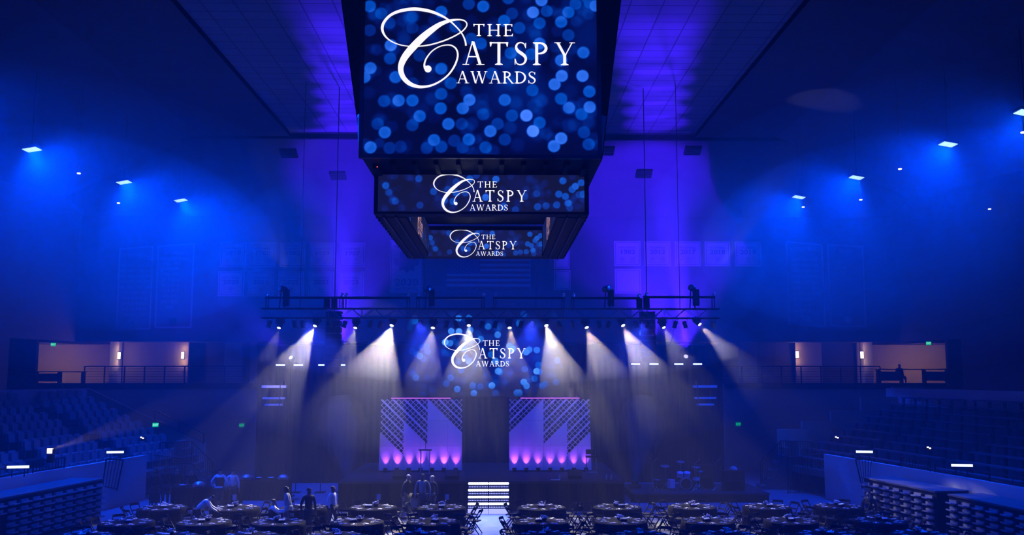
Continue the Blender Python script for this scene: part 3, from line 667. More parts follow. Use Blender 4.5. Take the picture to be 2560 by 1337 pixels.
# lattice panels
def clip(poly, conv):
    out = list(poly)
    for i in range(len(conv)):
        a, b = conv[i], conv[(i+1) % len(conv)]; inp = out; out = []
        def side(p): return (b[0]-a[0])*(p[1]-a[1])-(b[1]-a[1])*(p[0]-a[0])
        for j in range(len(inp)):
            p, q = inp[j-1], inp[j]; sp, sq = side(p), side(q)
            if sq >= 0:
                if sp < 0: t = sp/(sp-sq); out.append((p[0]+(q[0]-p[0])*t, p[1]+(q[1]-p[1])*t))
                out.append(q)
            elif sp >= 0: t = sp/(sp-sq); out.append((p[0]+(q[0]-p[0])*t, p[1]+(q[1]-p[1])*t))
        if not out: return out
    return out
PD = 44.6
def stage_panel(px0, px1, flip, label):
    x0 = XA(px0, PD, 3); x1 = XA(px1, PD, 3); zb = SH+.06; zt = HZ(998, PD); W = x1-x0; H = zt-zb
    t = thing('lattice_screen', label, 'stage panel', ((x0+x1)/2, PD, SH))
    u = W/1315.; v = H/1140.
    def cv(p): x = (p[0]-50)*u-W/2; return (x*flip, 0, .06+(1250-p[1])*v)
    solid = [[(62, 650), (432, 1030), (432, 1250), (50, 1250)], [(435, 475), (810, 850), (810, 1250), (435, 1250)], [(813, 112), (1365, 655), (1365, 1250), (813, 1250)]]
    for s_ in solid: MB().prism([cv(p) for p in s_], (0, .05, 0)).build('solid_board', M['panel'], t)
    regs = [[(70, 110), (435, 110), (435, 1030), (70, 655)], [(435, 110), (812, 110), (812, 850), (435, 475)], [(815, 110), (1365, 110), (1365, 655)]]
    for r_ in regs:
        conv = r_
        ar = sum(conv[i][0]*conv[(i+1) % len(conv)][1]-conv[(i+1) % len(conv)][0]*conv[i][1] for i in range(len(conv)))
        if ar < 0: conv = conv[::-1]
        mb = MB()
        for i in range(-30, 40):
            c = i*92
            # "\" direction: x - y = c ; wide every second
            wdt = 21 if i % 2 == 0 else 7; o0 = c-35
            q = clip([(o0-wdt, -0), (o0+wdt, 0), (o0+wdt+1500, 1500), (o0-wdt+1500, 1500)], conv)
            if len(q) > 2: mb.prism([cv(p) for p in q], (0, .04, 0))
            o0 = c+95
            q = clip([(o0-7, 0), (o0+7, 0), (o0+7-1500, 1500), (o0-7-1500, 1500)], conv)
            if len(q) > 2: mb.prism([(a, b+.003, c2) for a, b, c2 in (cv(p) for p in q)], (0, .03, 0))
        mb.build('lattice', M['panel'], t)
    MB().box((0, .12, H/2), (W*.9, .06, .05)).box((0, .25, .05), (W*.9, .4, .1)).box((-W*.4, .15, H/2), (.06, .06, H)).box((W*.4, .15, H/2), (.06, .06, H)).build('rear_frame', M['black_metal'], t)
    MB().box((0, -.02, H+.12), (W*.72, .05, .03)).build('top_light_strip', M['pink'], t)
    return (x0+x1)/2, W
PC = []
PC.append(stage_panel(948, 1155, 1, 'white lattice-cut stage panel on the left half of the stage'))
PC.append(stage_panel(1273, 1478, -1, 'mirrored white lattice-cut stage panel on the right half of the stage'))
u0 = None
for (px0, px1, nm) in ((963, 1139, 'left'), (1286, 1465, 'right')):
    for i in range(7):
        px = px0+(px1-px0)*i/6; x = XA(px, PD-.2, SH+.1)
        lab = 'small black uplight with pink glow, %s from the left, before the %s lattice panel' % (['first', 'second', 'third', 'fourth', 'fifth', 'sixth', 'seventh'][i], nm)
        if u0 is None:
            u0 = thing('uplight', lab, 'stage light', (x, PD-.2, SH), 0, 'uplights in front of the stage panels')
            MB().box((0, 0, .03), (.16, .12, .06)).build('base', M['black_metal'], u0)
            MB().lathe([(.05, .05), (.1, .08), (.1, .2), (.085, .2), (.085, .18), (.0, .18)], 12).build('can', M['black_metal'], u0)
            MB().lathe([(.08, .185), (.001, .187)], 12).build('lens', M['pink'], u0)
        else: dup(u0, (x, PD-.2, SH), 0, lab)
        bright = rs.uniform(.6, 1.2)
        spot('uplight_lamp', (x, PD-.19, SH+.19), (x, PD-.02, SH+.62), 80*bright, (.5, .09, 1), 58, 1.0, .02)
# glass lectern
x = XA(1063, 43.3, 2); t = thing('lectern', 'clear lectern with a dark top on the left half of the stage', 'lectern', (x, 43.3, SH))
MB().box((0, 0, 1.12), (.6, .42, .04), Matrix.Rotation(-.15, 3, 'X')).build('desk_top', M['black_metal'], t)
MB().box((-.2, 0, .55), (.025, .35, 1.1)).box((.2, 0, .55), (.025, .35, 1.1)).build('side_panel', M['glassbottle'], t)
MB().box((0, 0, .015), (.5, .4, .03)).build('base', M['black_metal'], t)
MB().path([(0, -.02, 1.14), (.01, -.02, 1.36), (.02, -.06, 1.52)], .012).tube((.02, -.06, 1.5), (.02, -.09, 1.58), .022).build('microphone', M['black'], t)
# bar stool at the right panel edge
x = XA(1478, 43.2, 2); t = thing('stage_chair', 'tall dark stool with a low back at the right edge of the right lattice panel', 'stool', (x, 43.2, SH))
mb = MB()
for i in (-1, 1):
    for j in (-1, 1): mb.tube((i*.24, j*.2, 0), (i*.22, j*.18, .8), .015); 
for i in (-1, 1): mb.tube((i*.22, .18, .8), (i*.22, .2, 1.12), .015)
mb.path([(-.24, -.2, .12), (.24, -.2, .12), (.24, .2, .12), (-.24, .2, .12), (-.24, -.2, .12)], .012); mb.build('frame', M['alu'], t)
MB().box((0, 0, .82), (.48, .42, .06)).build('seat', M['black'], t); MB().box((0, .2, 1.02), (.42, .04, .22)).build('backrest', M['black'], t)
# floor monitors and small stage clutter
for i, (px, D, lab) in enumerate(((1000, 41.6, 'black wedge monitor on the stage front behind the walking man'), (1130, 41.6, 'black wedge monitor on the stage front left of the lit steps'),
                       (1437, 41.6, 'black wedge monitor on the stage front right of the lit steps'))):
    x = XA(px, D, 1.3); t = thing('monitor_speaker', lab, 'speaker', (x, D, SH)); 
    MB().prism([(-.3, -.22, 0), (-.3, .22, 0), (-.3, .22, .38), (-.3, .02, .38), (-.3, -.22, .12)], (.6, 0, 0)).build('cabinet', M['black'], t)
    MB().prism([(-.27, -.225, .13), (.27, -.225, .13), (.27, .01, .39), (-.27, .01, .39)], (0, -.012, .01)).build('grille', M['black_metal'], t)
for px, lab in ((1399, 'clear water bottle standing on the stage edge near the right wedge'), (1516, 'left one of two clear bottles at the right stage corner'), (1528, 'right one of two clear bottles at the right stage corner')):
    x = XA(px, 41.2, 1.3); o = MB().lathe([(.033, 0), (.036, .02), (.036, .16), (.014, .2), (.014, .24)], 10).build('water_bottle', M['glassbottle'], loc=(x, 41.2, SH)); tag(o, lab, 'bottle')
x = XA(1388, 41.1, 1.3); o = MB().prism([(-.2, -.14, 0), (.2, -.14, 0), (.22, .14, 0), (-.18, .14, 0)], (0, 0, .02)).build('paper_stack', M['card'], loc=(x, 41.1, SH)); tag(o, 'white papers lying on the stage edge beside the bottle', 'paper')

# lit steps at the front of the stage
ED = 39.9; x0, x1 = XA(1169, ED, .5), XA(1273, ED, .5); W = x1-x0; nst = 4
t = thing('lit_steps', 'stage steps with rows of glowing white-blue lamps on the risers', 'steps', ((x0+x1)/2, ED, 0))
rise = SH/ (nst+.4)
mb = MB()
for i in range(nst): z1 = .22+(SH-.22)*(i+1)/nst; mb.box((0, .1+i*.16+.4-.1*i*0, z1/2), (W, .8-(i*.16), z1))
mb = MB()
for i in range(nst):
    z1 = .22+(SH-.22)*(i+1)/nst; y0 = .06+i*.15; mb.box((0, (y0+.68)/2, z1/2), (W, .68-y0, z1))
mb.build('step_body', M['black'], t)
for sx in (-1, 1):
    MB().box((sx*W/4, .0, .11), (W/2-.02, .1, .2)).build('light_box', M['led_box'], t)
    for i in range(nst):
        zc = .22+(SH-.22)*(i+.5)/nst; y0 = .06+i*.15-.012
        for big in (1, 0):
            mb = MB(); r = .052 if big else .026; z = zc+(.065 if big else -.075)
            for j in range(12):
                x = sx*W/4-W/4+.055+j*(W/2-.11)/11; mb.lathe([(r, 0), (r*.9, .012), (.001, .016)], 10, (x, y0, z), Matrix.Rotation(math.pi/2, 3, 'X'))
            mb.build('lamp_row', M['led'] if big else M['led_small'], t)
area('step_glow', ((x0+x1)/2, ED-.25, .6), ((x0+x1)/2, ED-3, .2), 60, (.05, .12, 1), W, 1.0)
# aisle boards
xl0, xr0 = XA(1171, 39.6, 0), XA(1275, 39.6, 0); xl1, xr1 = XA(1168, 26, 0), XA(1280, 26, 0)
o = MB().prism([(xl0, 39.7, 0), (xr0, 39.7, 0), (xr1, 24, 0), (xl1, 24, 0)], (0, 0, .03)).build('aisle_runner', M['runner']); tag(o, 'pale boarded walkway leading to the lit steps', 'walkway')
mb = MB(); y = 39.4; pts = [Vector((XA(1272, 39.4, 0)-.1, 39.4, .045))]
rr = random.Random(2)
while y > 27: y -= .6; pts.append(Vector((XA(1274, y, 0)-.12+rr.uniform(-.06, .06), y, .045)))
mb.path(pts, .022, 6); o = mb.build('floor_cable', M['white']); tag(o, 'pale taped cable running along the right side of the walkway', 'cable')

# ------------------------------------------------------------------ lighting truss
x0, x1 = XA(655, TD, 8.6), XA(1797, TD, 8.6); zt1, zt0 = HZ(772, TD), HZ(795, TD)
tr = thing('lighting_truss', 'long black lighting truss spanning the front of the stage', 'truss', ((x0+x1)/2, TD, zt0)); W = x1-x0; h = zt1-zt0; dp = .4
mb = MB()
for z in (0, h):
    for y in (-dp/2, dp/2): mb.tube((-W/2, y, z), (W/2, y, z), .03)
mb.build('chord', M['black_metal'], tr)
mb = MB(); n = int(W/.5)
for i in range(n):
    a = -W/2+W*i/n; b = -W/2+W*(i+1)/n
    for y in (-dp/2, dp/2): mb.tube((a, y, 0 if i % 2 else h), (b, y, h if i % 2 else 0), .015, 5)
    if i % 3 == 0: mb.bar((a, -dp/2, 0), (a, -dp/2, h), .03); mb.bar((a, dp/2, h), (a, -dp/2, h), .02); mb.bar((a, dp/2, 0), (a, -dp/2, 0), .02)
mb.build('brace', M['alu'], tr)
for a, b, py in ((663, 857, 745), (857, 1025, 745), (1040, 1212, 745), (1232, 1412, 745), (1427, 1600, 745), (1608, 1788, 742)):
    xa_, xb2 = XA(a, TD, 9)-(x0+x1)/2, XA(b, TD, 9)-(x0+x1)/2; z = HZ(py, TD)-zt0; mb = MB()
    mb.bar((xa_, 0, z), (xb2, 0, z), .09, .11)
    for x in (xa_+.03, xa_+.14, xb2-.14, xb2-.03): mb.tube((x, 0, h), (x, 0, z), .025)
    mb.build('upper_rail', M['black_metal'], tr)
    mb = MB()
    for x in (xa_+.1, xb2-.1): mb.lathe([(.02, 0), (.07, .04), (.05, .12), (.09, .17), (.02, .2)], 8, (x, -.05, z+.05), Matrix.Rotation(.5, 3, 'Y'))
    mb.build('clamp', M['steel'], tr)
for px in (750, 1060, 1340, 1700): x = XA(px, TD, 9)-(x0+x1)/2; MB().tube((x, 0, h), (x, 0, 19.6-zt0), .015, 5).build('hoist_cable', M['black_metal'], tr)
for px in (835, 1600, 1618, 816): x = XA(px, TD, 9)-(x0+x1)/2; MB().box((x, .1, h+.25), (.22, .3, .5)).build('motor_hoist', M['black'], tr)
# case on top
x = XA(1274, TD, 9)-(x0+x1)/2; mb = MB(); z = HZ(770, TD)-zt0
for a, b in (((-.28, 0), (.28, 0)), ((-.28, .2), (.28, .2)), ((-.28, 0), (-.28, .2)), ((.28, 0), (.28, .2))): mb.bar((x+a[0], -.2, z+a[1]+.03), (x+b[0], -.2, z+b[1]+.03), .025)
mb.build('bracket_frame', M['steel'], tr)
# rear truss
D = 53.; x0r, x1r = XA(970, D, 10), XA(1330, D, 10); z0r, z1r = HZ(728, D), HZ(717, D)
t = thing('rear_truss', 'thin faint truss below the flag behind the main truss', 'truss', ((x0r+x1r)/2, D, z0r)); W2 = x1r-x0r; mb = MB()
for z in (0, z1r-z0r): mb.tube((-W2/2, 0, z), (W2/2, 0, z), .03)
n = 22
for i in range(n): mb.tube((-W2/2+W2*i/n, 0, 0 if i % 2 else z1r-z0r), (-W2/2+W2*(i+1)/n, 0, z1r-z0r if i % 2 else 0), .015, 5)
for x in (-W2/2+.1, W2/2-.1): mb.tube((x, 0, 0), (x, 0, 18.3-z0r), .012, 5)
mb.build('truss_frame', M['alu'], t)
# moving heads with the white beams
def head(label, lens, direction, top, lit, group='moving head lamps under the stage truss'):
    "fixture hung from z=top, lens at point lens, pointing along direction"
    lens = Vector(lens); d = Vector(direction).normalized(); base = Vector((lens.x-d.x*.25, lens.y-d.y*.25, top))
    t = thing('moving_head_light', label, 'stage light', base, 0, group); piv = lens-d*.26-base; up = 1 if piv.z < 0 else -1
    MB().box((0, 0, -.07*up), (.34, .26, .14)).build('base', M['black'], t)
    mb = MB()
    for sx in (-1, 1): mb.bar((sx*.17, 0, -.12*up), (piv.x+sx*.17, piv.y, piv.z), .05, .09)
    mb.build('yoke', M['black'], t)
    R = d.to_track_quat('Z', 'Y').to_matrix()
    hd = MB().lathe([(.06, -.2), (.12, -.17), (.145, -.02), (.13, .1), (.115, .24), (.09, .26), (.09, .235), (.001, .235)], 16, piv, R).build('head', M['black'], t, smooth=True)
    MB().lathe([(.085, .245), (.05, .262), (.001, .268)], 14, piv, R).build('lens', lit, hd)
    return t
ordn = ['first', 'second', 'third', 'fourth', 'fifth', 'sixth', 'seventh', 'eighth', 'ninth', 'tenth', 'eleventh', 'twelfth']
srt = sorted(range(12), key=lambda i: BEAMS[i][0])
for rk, i in enumerate(srt):
    px, py, ang, cone, e = BEAMS[i]; a = math.radians(ang); d = Vector((math.sin(a), -.75, -math.cos(a)))
    head('black moving head with %s white beam, %s from the left under the truss' % ('a strong' if e > .6 else 'a faint' if e < .2 else 'a soft', ordn[rk]),
         P(px, py, TD)-Vector((0, 0, 0)), d, zt0, M['lens'] if e > .2 else M['lens_dim'])
# unlit heads standing on the truss
for px, py, dx, lab in ((706, 722, -.8, 'first from the left, lens turned sideways'), (1070, 722, .5, 'second from the left'), (1517, 722, .6, 'third from the left'), (1730, 720, -.5, 'rightmost one')):
    p = P(px, py, TD); t = thing('upright_head_light', 'unlit lamp head standing above the truss, %s' % lab, 'stage light', (p.x, TD, zt1), 0, 'unlit heads above the truss'); hh = p.z-zt1
    mb = MB()
    for sx in (-1, 1): mb.bar((sx*.12, 0, 0), (sx*.05, 0, hh-.1), .05)
    mb.box((.18, .02, hh*.55), (.26, .25, .75)); mb.build('stand', M['black'], t)
    R = Vector((dx, -.7, .15)).to_track_quat('Z', 'Y').to_matrix()
    MB().lathe([(.08, -.25), (.14, -.15), (.15, .12), (.12, .15), (.11, .13), (.001, .13)], 14, (0, 0, hh), R).build('head', M['black_metal'], t, smooth=True)
    MB().lathe([(.10, .14), (.001, .15)], 14, (0, 0, hh), R).build('lens', M['lens_off'], t)
# par cans
par0 = None
pars = [674, 736, 757, 862, 926, 951, 1052, 1117, 1140, 1205, 1239, 1303, 1333, 1398, 1431, 1497, 1521, 1590, 1620, 1688, 1712, 1782, 1770-1000+60]
pars = sorted(pars)
for i, px in enumerate(pars):
    x = XA(px, TD+.2, 8.4); til = rs.uniform(-.5, .5)
    if par0 is None:
        par0 = thing('par_can_light', '', 'stage light', (x, TD+.2, zt0), 0, 'unlit par cans hung along the truss')
        MB().path([(-.1, 0, 0), (-.12, 0, -.2)], .012).path([(.1, 0, 0), (.12, 0, -.2)], .012).bar((-.1, 0, 0), (.1, 0, 0), .03).build('bracket', M['black_metal'], par0)
        MB().lathe([(.05, .14), (.1, .1), (.1, -.16), (.115, -.17), (.115, -.2), (.1, -.19), (.001, -.15)], 12, (0, 0, -.24), Matrix.Rotation(.25, 3, 'Y')).build('can', M['black'], par0)
        o = par0
    else: o = dup(par0, (x, TD+.2, zt0))
    o.rotation_euler = (0, 0, rs.choice((0, math.pi)))
    o['label'] = 'small dark par can hung under the truss, %s from the left' % ((ordn+['thirteenth', 'fourteenth', 'fifteenth', 'sixteenth', 'seventeenth', 'eighteenth', 'nineteenth', 'twentieth', 'twenty-first', 'twenty-second', 'twenty-third'])[i])
# line arrays
for px, y1_, lab in ((834, 932, 'tall black line array speaker hanging at the left end of the stage'), (1619, 905, 'tall black line array speaker hanging at the right end of the stage')):
    D = 42.8; x = XA(px, D, 7); zt2 = HZ(785, D); zb2 = HZ(y1_, D); n = 9
    t = thing('line_array_speaker', lab, 'speaker', (x, D, zt2)); hh = (zt2-zb2)/n
    MB().box((0, 0, .06), (.7, .5, .1)).tube((0, 0, .1), (0, 0, 19.6-zt2), .02).build('rigging_frame', M['black_metal'], t)
    for i in range(n):
        c = -(i+.5)*hh; yy = -.02*i*i*.12
        MB().prism([(-.34, -.25+yy, c-hh*.46), (-.34, .2+yy, c-hh*.38), (-.34, .2+yy, c+hh*.38), (-.34, -.25+yy, c+hh*.46)], (.68, 0, 0)).build('cabinet', M['black'], t)
# cable loops hanging under truss
for i, pts in enumerate((((1632, 800), (1640, 840), (1662, 880), (1668, 880), (1682, 840), (1690, 800)),)):
    mb = MB(); mb.path([P(a, b, TD+(.15 if i == 0 else .75)) for a, b in pts], .012, 5); o = mb.build('hanging_cable', M['black']); tag(o, ('thin cable loop hanging below the right end of the truss', 'short cable tangle beside the left line array')[i], 'cable')
# light bars on poles
k = 0; bar0 = None
nmn = ['first', 'second', 'third', 'fourth']
for side, xs in (('left', (701, 746, 807, 852)), ('right', (1589, 1635, 1697, 1744))):
    for i, px in enumerate(xs):
        D = 47; py = 912 if side == 'left' else 910; p = P(px, py, D)
        lab = 'glowing white-blue light bar, %s from the left in the %s group' % (nmn[i], side)
        if bar0 is None:
            bar0 = thing('light_bar', lab, 'light bar', p, 0, 'glowing light bars beside the stage')
            MB().box((0, 0, 0), (.45, .03, .075)).build('glow_face', M['bar'], bar0)
            MB().box((0, .05, 0), (.49, .06, .11)).build('housing', M['black'], bar0)
            MB().tube((0, .08, 0), (0, .08, -p.z), .02).box((0, .08, -p.z+.02), (.5, .5, .04)).build('stand', M['black_metal'], bar0)
        else: dup(bar0, p, 0, lab)
# violet moving lamps
for (px, py), D, (tx, ty), lab in (((1715, 890), 45.5, (1660, 60), 'violet lamp with dotted lens right of the stage'), ((726, 893), 45.5, (560, 760), 'violet lamp left of the stage, turned sideways')):
    p = P(px, py, D); t = thing('violet_wash_light', lab, 'stage light', (p.x, p.y, 0)); d = (Vector((0, -1, .7)) if px > 1000 else Vector((-.5, -1, .7))).normalized(); R = d.to_track_quat('Z', 'Y').to_matrix()
    MB().lathe([(.06, -.25), (.14, -.2), (.15, -.03), (.13, -.03), (.001, -.05)], 16, (0, 0, p.z), R).build('head', M['black'], t)
    mb = MB()
    for rr_, n in ((0, 1), (.045, 6), (.09, 12)):
        for i in range(n): a = 2*math.pi*i/n; mb.lathe([(.018, -.02), (.001, -.01)], 8, Vector((0, 0, p.z))+R @ Vector((rr_*math.cos(a), rr_*math.sin(a), 0)), R)
    mb.build('lens', M['purple_lens'], t)
    MB().tube((0, .1, 0), (0, .1, p.z-.1), .03).box((0, .1, .03), (.6, .6, .06)).build('stand', M['black_metal'], t)

# ------------------------------------------------------------------ ceiling fixtures
for i, (x, y, z, s_) in enumerate(FLOODS):
    lab = 'lit square flood lamp high on the %s side, %s from the camera' % ({'l': 'left', 'r': 'right'}[s_], ('nearest', 'second', 'third', 'farthest')[i % 4])
    sg = 1 if s_ == 'l' else -1
    t = thing('flood_light', lab, 'flood light', (x, y, z), 0, 'ceiling flood lamps'); R = Matrix.Rotation(-sg*.18, 3, 'Y')
    MB().box((0, 0, .06), (.62, .62, .1), R).tube((0, 0, .1), (0, 0, max(.3, 19.0-z-.6)), .02, 6).build('housing', M['black_metal'], t)
    mb = MB()
    for a in range(3):
        for b in range(3): mb.box(R @ Vector(((a-1)*.19, (b-1)*.19, -.0)), (.165, .165, .02), R)
    mb.build('glow_face', M['flood'], t)
for px, py, lab in ((197, 434, 'left side, nearer the camera'), (296, 508, 'left side, farther'), (2250, 423, 'right side, second'), (2152, 500, 'right side, farther'), (2474, 523, 'far right, low'), (2557, 332, 'right edge of the view'), (2008, 518, 'right side, faintest')):
    D = (14.5-5.9)*F/(934-py); D = min(D, 50); p = P(px, py, D); o = MB().lathe([(.001, .05), (.08, .03), (.07, -.01), (.001, -.02)], 10).build('bulb', M['warm_dot']); t = thing('pendant_lamp', 'x', 'lamp', p); o.parent = t; MB().tube((0, 0, .03), (0, 0, 5.6), .006, 5).build('drop_rod', M['black_metal'], t); o = t; tag(o, 'tiny white pendant lamp, %s' % lab, 'lamp', 'small white pendant lamps')
for px, py, lab in ((722, 381, 'left of the scoreboard, larger'), (845, 437, 'left of the scoreboard, smaller'), (1732, 374, 'right of the scoreboard, larger'), (1610, 432, 'right of the scoreboard, smaller'), (1515, 375, 'touching the right edge of the scoreboard')):
    D = 52.5 if py < 400 else 54.5; z = 19.1-(D-51)*3.7/8
    for _ in range(8): D = 51+(19.05-P(px, py, D).z)*8/3.7
    p = P(px, py, D); t = thing('ceiling_vent', 'dark slotted ceiling vent %s' % lab, 'vent', p, 0, 'ceiling vents on the end slope'); R = Matrix.Rotation(-.43, 3, 'X')
    MB().box((0, 0, -.05), (.95, .7, .16), R).build('frame', M['black'], t)
    mb = MB()
    for i in range(5): mb.box(R @ Vector((0, -.26+i*.13, -.15)), (.85, .04, .03), R)
    mb.build('slat', M['black_metal'], t)

# ------------------------------------------------------------------ banners
def text_obj(body, size, loc, m, parent, name='lettering', bold=0.0, sx=1):
    cu = bpy.data.curves.new(name, 'FONT'); cu.body = body; cu.size = size; cu.align_x = 'CENTER'; cu.align_y = 'CENTER'; cu.extrude = .002; cu.offset = bold
    cu.materials.append(m); cu.resolution_u = 2; o = bpy.data.objects.new(name, cu); C.objects.link(o); o.parent = parent; o.location = loc; o.rotation_euler = (math.pi/2, 0, 0); o.scale = (sx, 1, 1)
    dg = bpy.context.evaluated_depsgraph_get(); me = bpy.data.meshes.new_from_object(o.evaluated_get(dg)); n = bpy.data.objects.new(name, me); C.objects.link(n)
    n.parent = parent; n.location = loc; n.rotation_euler = (math.pi/2, 0, 0); n.scale = (sx, 1, 1); bpy.data.objects.remove(o); return n
BD = 57.9
def frame_lines(mb, W, H, ins, th, y):
    for z in (H/2-ins, -H/2+ins): mb.box((0, y, z), (W-2*ins, .01, th))
    for x in (W/2-ins, -W/2+ins): mb.box((x, y, 0), (th, .01, H-2*ins))
def year_banner(px0, px1, py0, py1, year, lines, emblems, label):
    x0, x1 = XA(px0, BD, 13), XA(px1, BD, 13); z1, z0 = HZ(py0, BD), HZ(py1, BD); W = x1-x0; H = z1-z0
    t = thing('championship_banner', label, 'banner', ((x0+x1)/2, BD, (z0+z1)/2), 0, 'white championship banners on the far wall')
    MB().box((0, .058, 0), (W, .086, H)).build('cloth', M['banner'], t)
    mb = MB(); frame_lines(mb, W, H, .09, .035, 0); mb.build('border', M['banner_line'], t)
    text_obj(year, H*.25, (0, 0, H*.06), M['banner_ink'], t, 'year', .012, 1.25)
    if lines: text_obj(lines[-1], H*.105, (0, 0, H*.24), M['banner_ink'], t, 'title', .003, 1.1)
    if len(lines) > 1: text_obj(lines[0], H*.105, (0, 0, H*.35), M['banner_ink'], t, 'title', .003, 1.1)
    mb = MB()
    for ex in emblems:
        for i in range(14):
            a = 2*math.pi*i/14; b = a+2*math.pi/14; r = H*.085; mb.bar((ex*W+r*math.cos(a), .0, -H*.22+r*math.sin(a)), (ex*W+r*math.cos(b), .0, -H*.22+r*math.sin(b)), .02, .01)
        for dx in (-.05, 0, .05): mb.box((ex*W+dx*W*.9, 0, -H*.22), (.025, .01, H*.1))
        mb.box((ex*W, 0, -H*.35), (W*.26, .01, .02))
    if emblems: mb.build('emblem', M['banner_line'], t)
V_ = 'VOLLEYBALL'; WB = ("WOMEN'S", 'BASKETBALL')
xs0 = [(550, 614), (624, 688), (699, 762), (773, 837), (848, 912)]
for (a, b), y, l, em in zip(xs0, ('1979', '1980', '1982', '1983', '1987'), ((V_,), (V_,), WB, (V_,), (V_,)), ((-.2, .2), (-.2, .2), (0,), (-.2, .2), (-.2, .2))):
    year_banner(a, b, 607, 668, y, l, em, 'white championship banner reading %s, upper row left of the flag' % y)
for (a, b), y, l, lab in zip([(547, 612), (622, 686), (697, 761), (772, 836), (846, 911)], ('2020', '2021', '2022', '2022', '2023'), ((V_,), (V_,), WB, (V_,), (V_,)),
                        ('reading 2020, lower row, leftmost', 'reading 2021, lower row, second from left', 'reading 2022 under two title lines, lower row', 'reading 2022 under one title line, lower row', 'reading 2023, lower row, rightmost')):
    year_banner(a, b, 679, 741, y, l, (0,), 'white championship banner '+lab)
for (a, b), y, em in zip([(1536, 1602), (1612, 1677), (1688, 1752), (1763, 1826), (1839, 1903)], ('1983', '2012', '2017', '2018', '2019'), ((-.2, .2), (-.2, .2), (0,), (0,), (0,))):
    year_banner(a, b, 602, 664, y, (V_,), em, 'faint championship banner reading %s, upper row right of the flag' % y)
for (a, b, c, d, lab) in ((1537, 1602, 671, 733, 'blank looking banner, lower row right of the flag, leftmost'), (1385, 1424, 598, 671, 'narrow white banner right of the flag, upper one'), (1385, 1426, 675, 724, 'narrow white banner right of the flag, lower one')):
    year_banner(a, b, c, d, '', (), (), lab)
# tall champions banner
x0, x1 = XA(975, BD, 12), XA(1058, BD, 12); z1, z0 = HZ(600, BD), HZ(732, BD); W = x1-x0; H = z1-z0
t = thing('champions_banner', 'tall pale banner reading volleyball 2020 left of the flag', 'banner', ((x0+x1)/2, BD, (z0+z1)/2))
MB().box((0, .058, 0), (W, .086, H)).build('cloth', M['banner'], t); mb = MB(); frame_lines(mb, W, H, .08, .03, 0); mb.build('border', M['banner_line'], t)
text_obj('VOLLEYBALL', .27, (0, 0, H*.37), M['banner_ink'], t, 'title', .01, 1.1); text_obj('2020', .62, (0, 0, -H*.31), M['banner_ink'], t, 'year', .015, 1.2); text_obj('NATIONAL', .26, (0, 0, -H*.43), M['banner_ink'], t, 'subtitle', .006, 1.1)
mb = MB(); mb.prism([(-.45, 0, .95), (.45, 0, .95), (.45, 0, .45), (-.45, 0, .45)], (0, .01, 0)); mb.prism([(-.85, 0, .5), (.85, 0, .5), (.72, 0, .05), (-.72, 0, .05)], (0, .008, 0)); mb.prism([(-.48, 0, .05), (.48, 0, .05), (.48, 0, -.32), (.2, 0, -.2), (0, 0, -.45), (-.2, 0, -.2), (-.48, 0, -.32)], (0, .01, 0)); mb.build('emblem', M['banner_line'], t)
# flag
x0, x1 = XA(1116, BD, 12), XA(1326, BD, 12); z1, z0 = HZ(640, BD), HZ(722, BD); W = x1-x0; H = z1-z0
t = thing('national_flag', 'large stars and stripes flag hanging below the scoreboard on the far wall', 'flag', ((x0+x1)/2, BD, (z0+z1)/2)); a_, b_ = MB(), MB()
for i in range(13):
    z = H/2-(i+.5)*H/13; (a_ if i % 2 == 0 else b_).box((0, .058, z), (W, .086, H/13))
a_.build('red_stripes', M['flag_red'], t); b_.build('white_stripes', M['flag_white'], t)
MB().box((-W*.3, .01, H/2-H*7/26), (W*.4, .015, H*7/13)).build('blue_field', M['flag_blue'], t)
mb = MB()
for i in range(9):
    for j in range(6 if i % 2 == 0 else 5):
        cx = -W*.5+W*.4*(j+(.5 if i % 2 == 0 else 1))/6; cz = H/2-H*7/13*(i+.5)/9
        mb.add([(cx+(.055 if q % 2 == 0 else .022)*math.sin(q*math.pi/5), -.002, cz+(.055 if q % 2 == 0 else .022)*math.cos(q*math.pi/5)) for q in range(10)], [tuple(range(10))])
mb.build('stars', M['flag_white'], t)
# tall dark banners in the corners
def tall_banner(c, title, rows, label):
    D = 57.93; pts = [P(px, py, D) for px, py in c]; o = (pts[0]+pts[2])/2
    t = thing('tall_banner', label, 'banner', o); q = [p-o for p in pts]
    MB().prism(q, (0, .072, 0)).build('cloth', M['banner_dark'], t); mb = MB()
    for i in range(4): mb.bar(q[i]+Vector((0, -.01, 0)), q[(i+1) % 4]+Vector((0, -.01, 0)), .02, .09)
    mb.build('border', M['banner_light'], t)
    W = (q[1]-q[0]).length; H = (q[0]-q[3]).length
    for i, s_ in enumerate(title): text_obj(s_, W*.15, (0, -.01, H*.42-i*W*.17), M['banner_light'], t, 'title', .004)
    for i, s_ in enumerate(rows): text_obj(s_, W*.115, ((0 if len(s_) > 10 else -W*.12), -.01, H*.29-i*H*.068), M['banner_light'], t, 'years', .002)
    MB().lathe([(.001, 0), (W*.1, 0)], 16, (0, -.02, -H*.42), Matrix.Rotation(math.pi/2, 3, 'X')).build('emblem', M['banner_light'], t)
tall_banner([(300, 622), (382, 616), (374, 822), (291, 822)], ['GYMNASTICS'], ['1975 1976 1978 1980', '1981 1982 1985 1986', '1987 1988 1989 1990', '1994 1995 1996 1999', '2001 2002 2003 2004', '2005 2006 2007', '2009 2010 2012', '2014 2015 2016', '2017 2018 2019', '2021 2022 2023'], 'faint tall banner of years in the left corner, outer one')
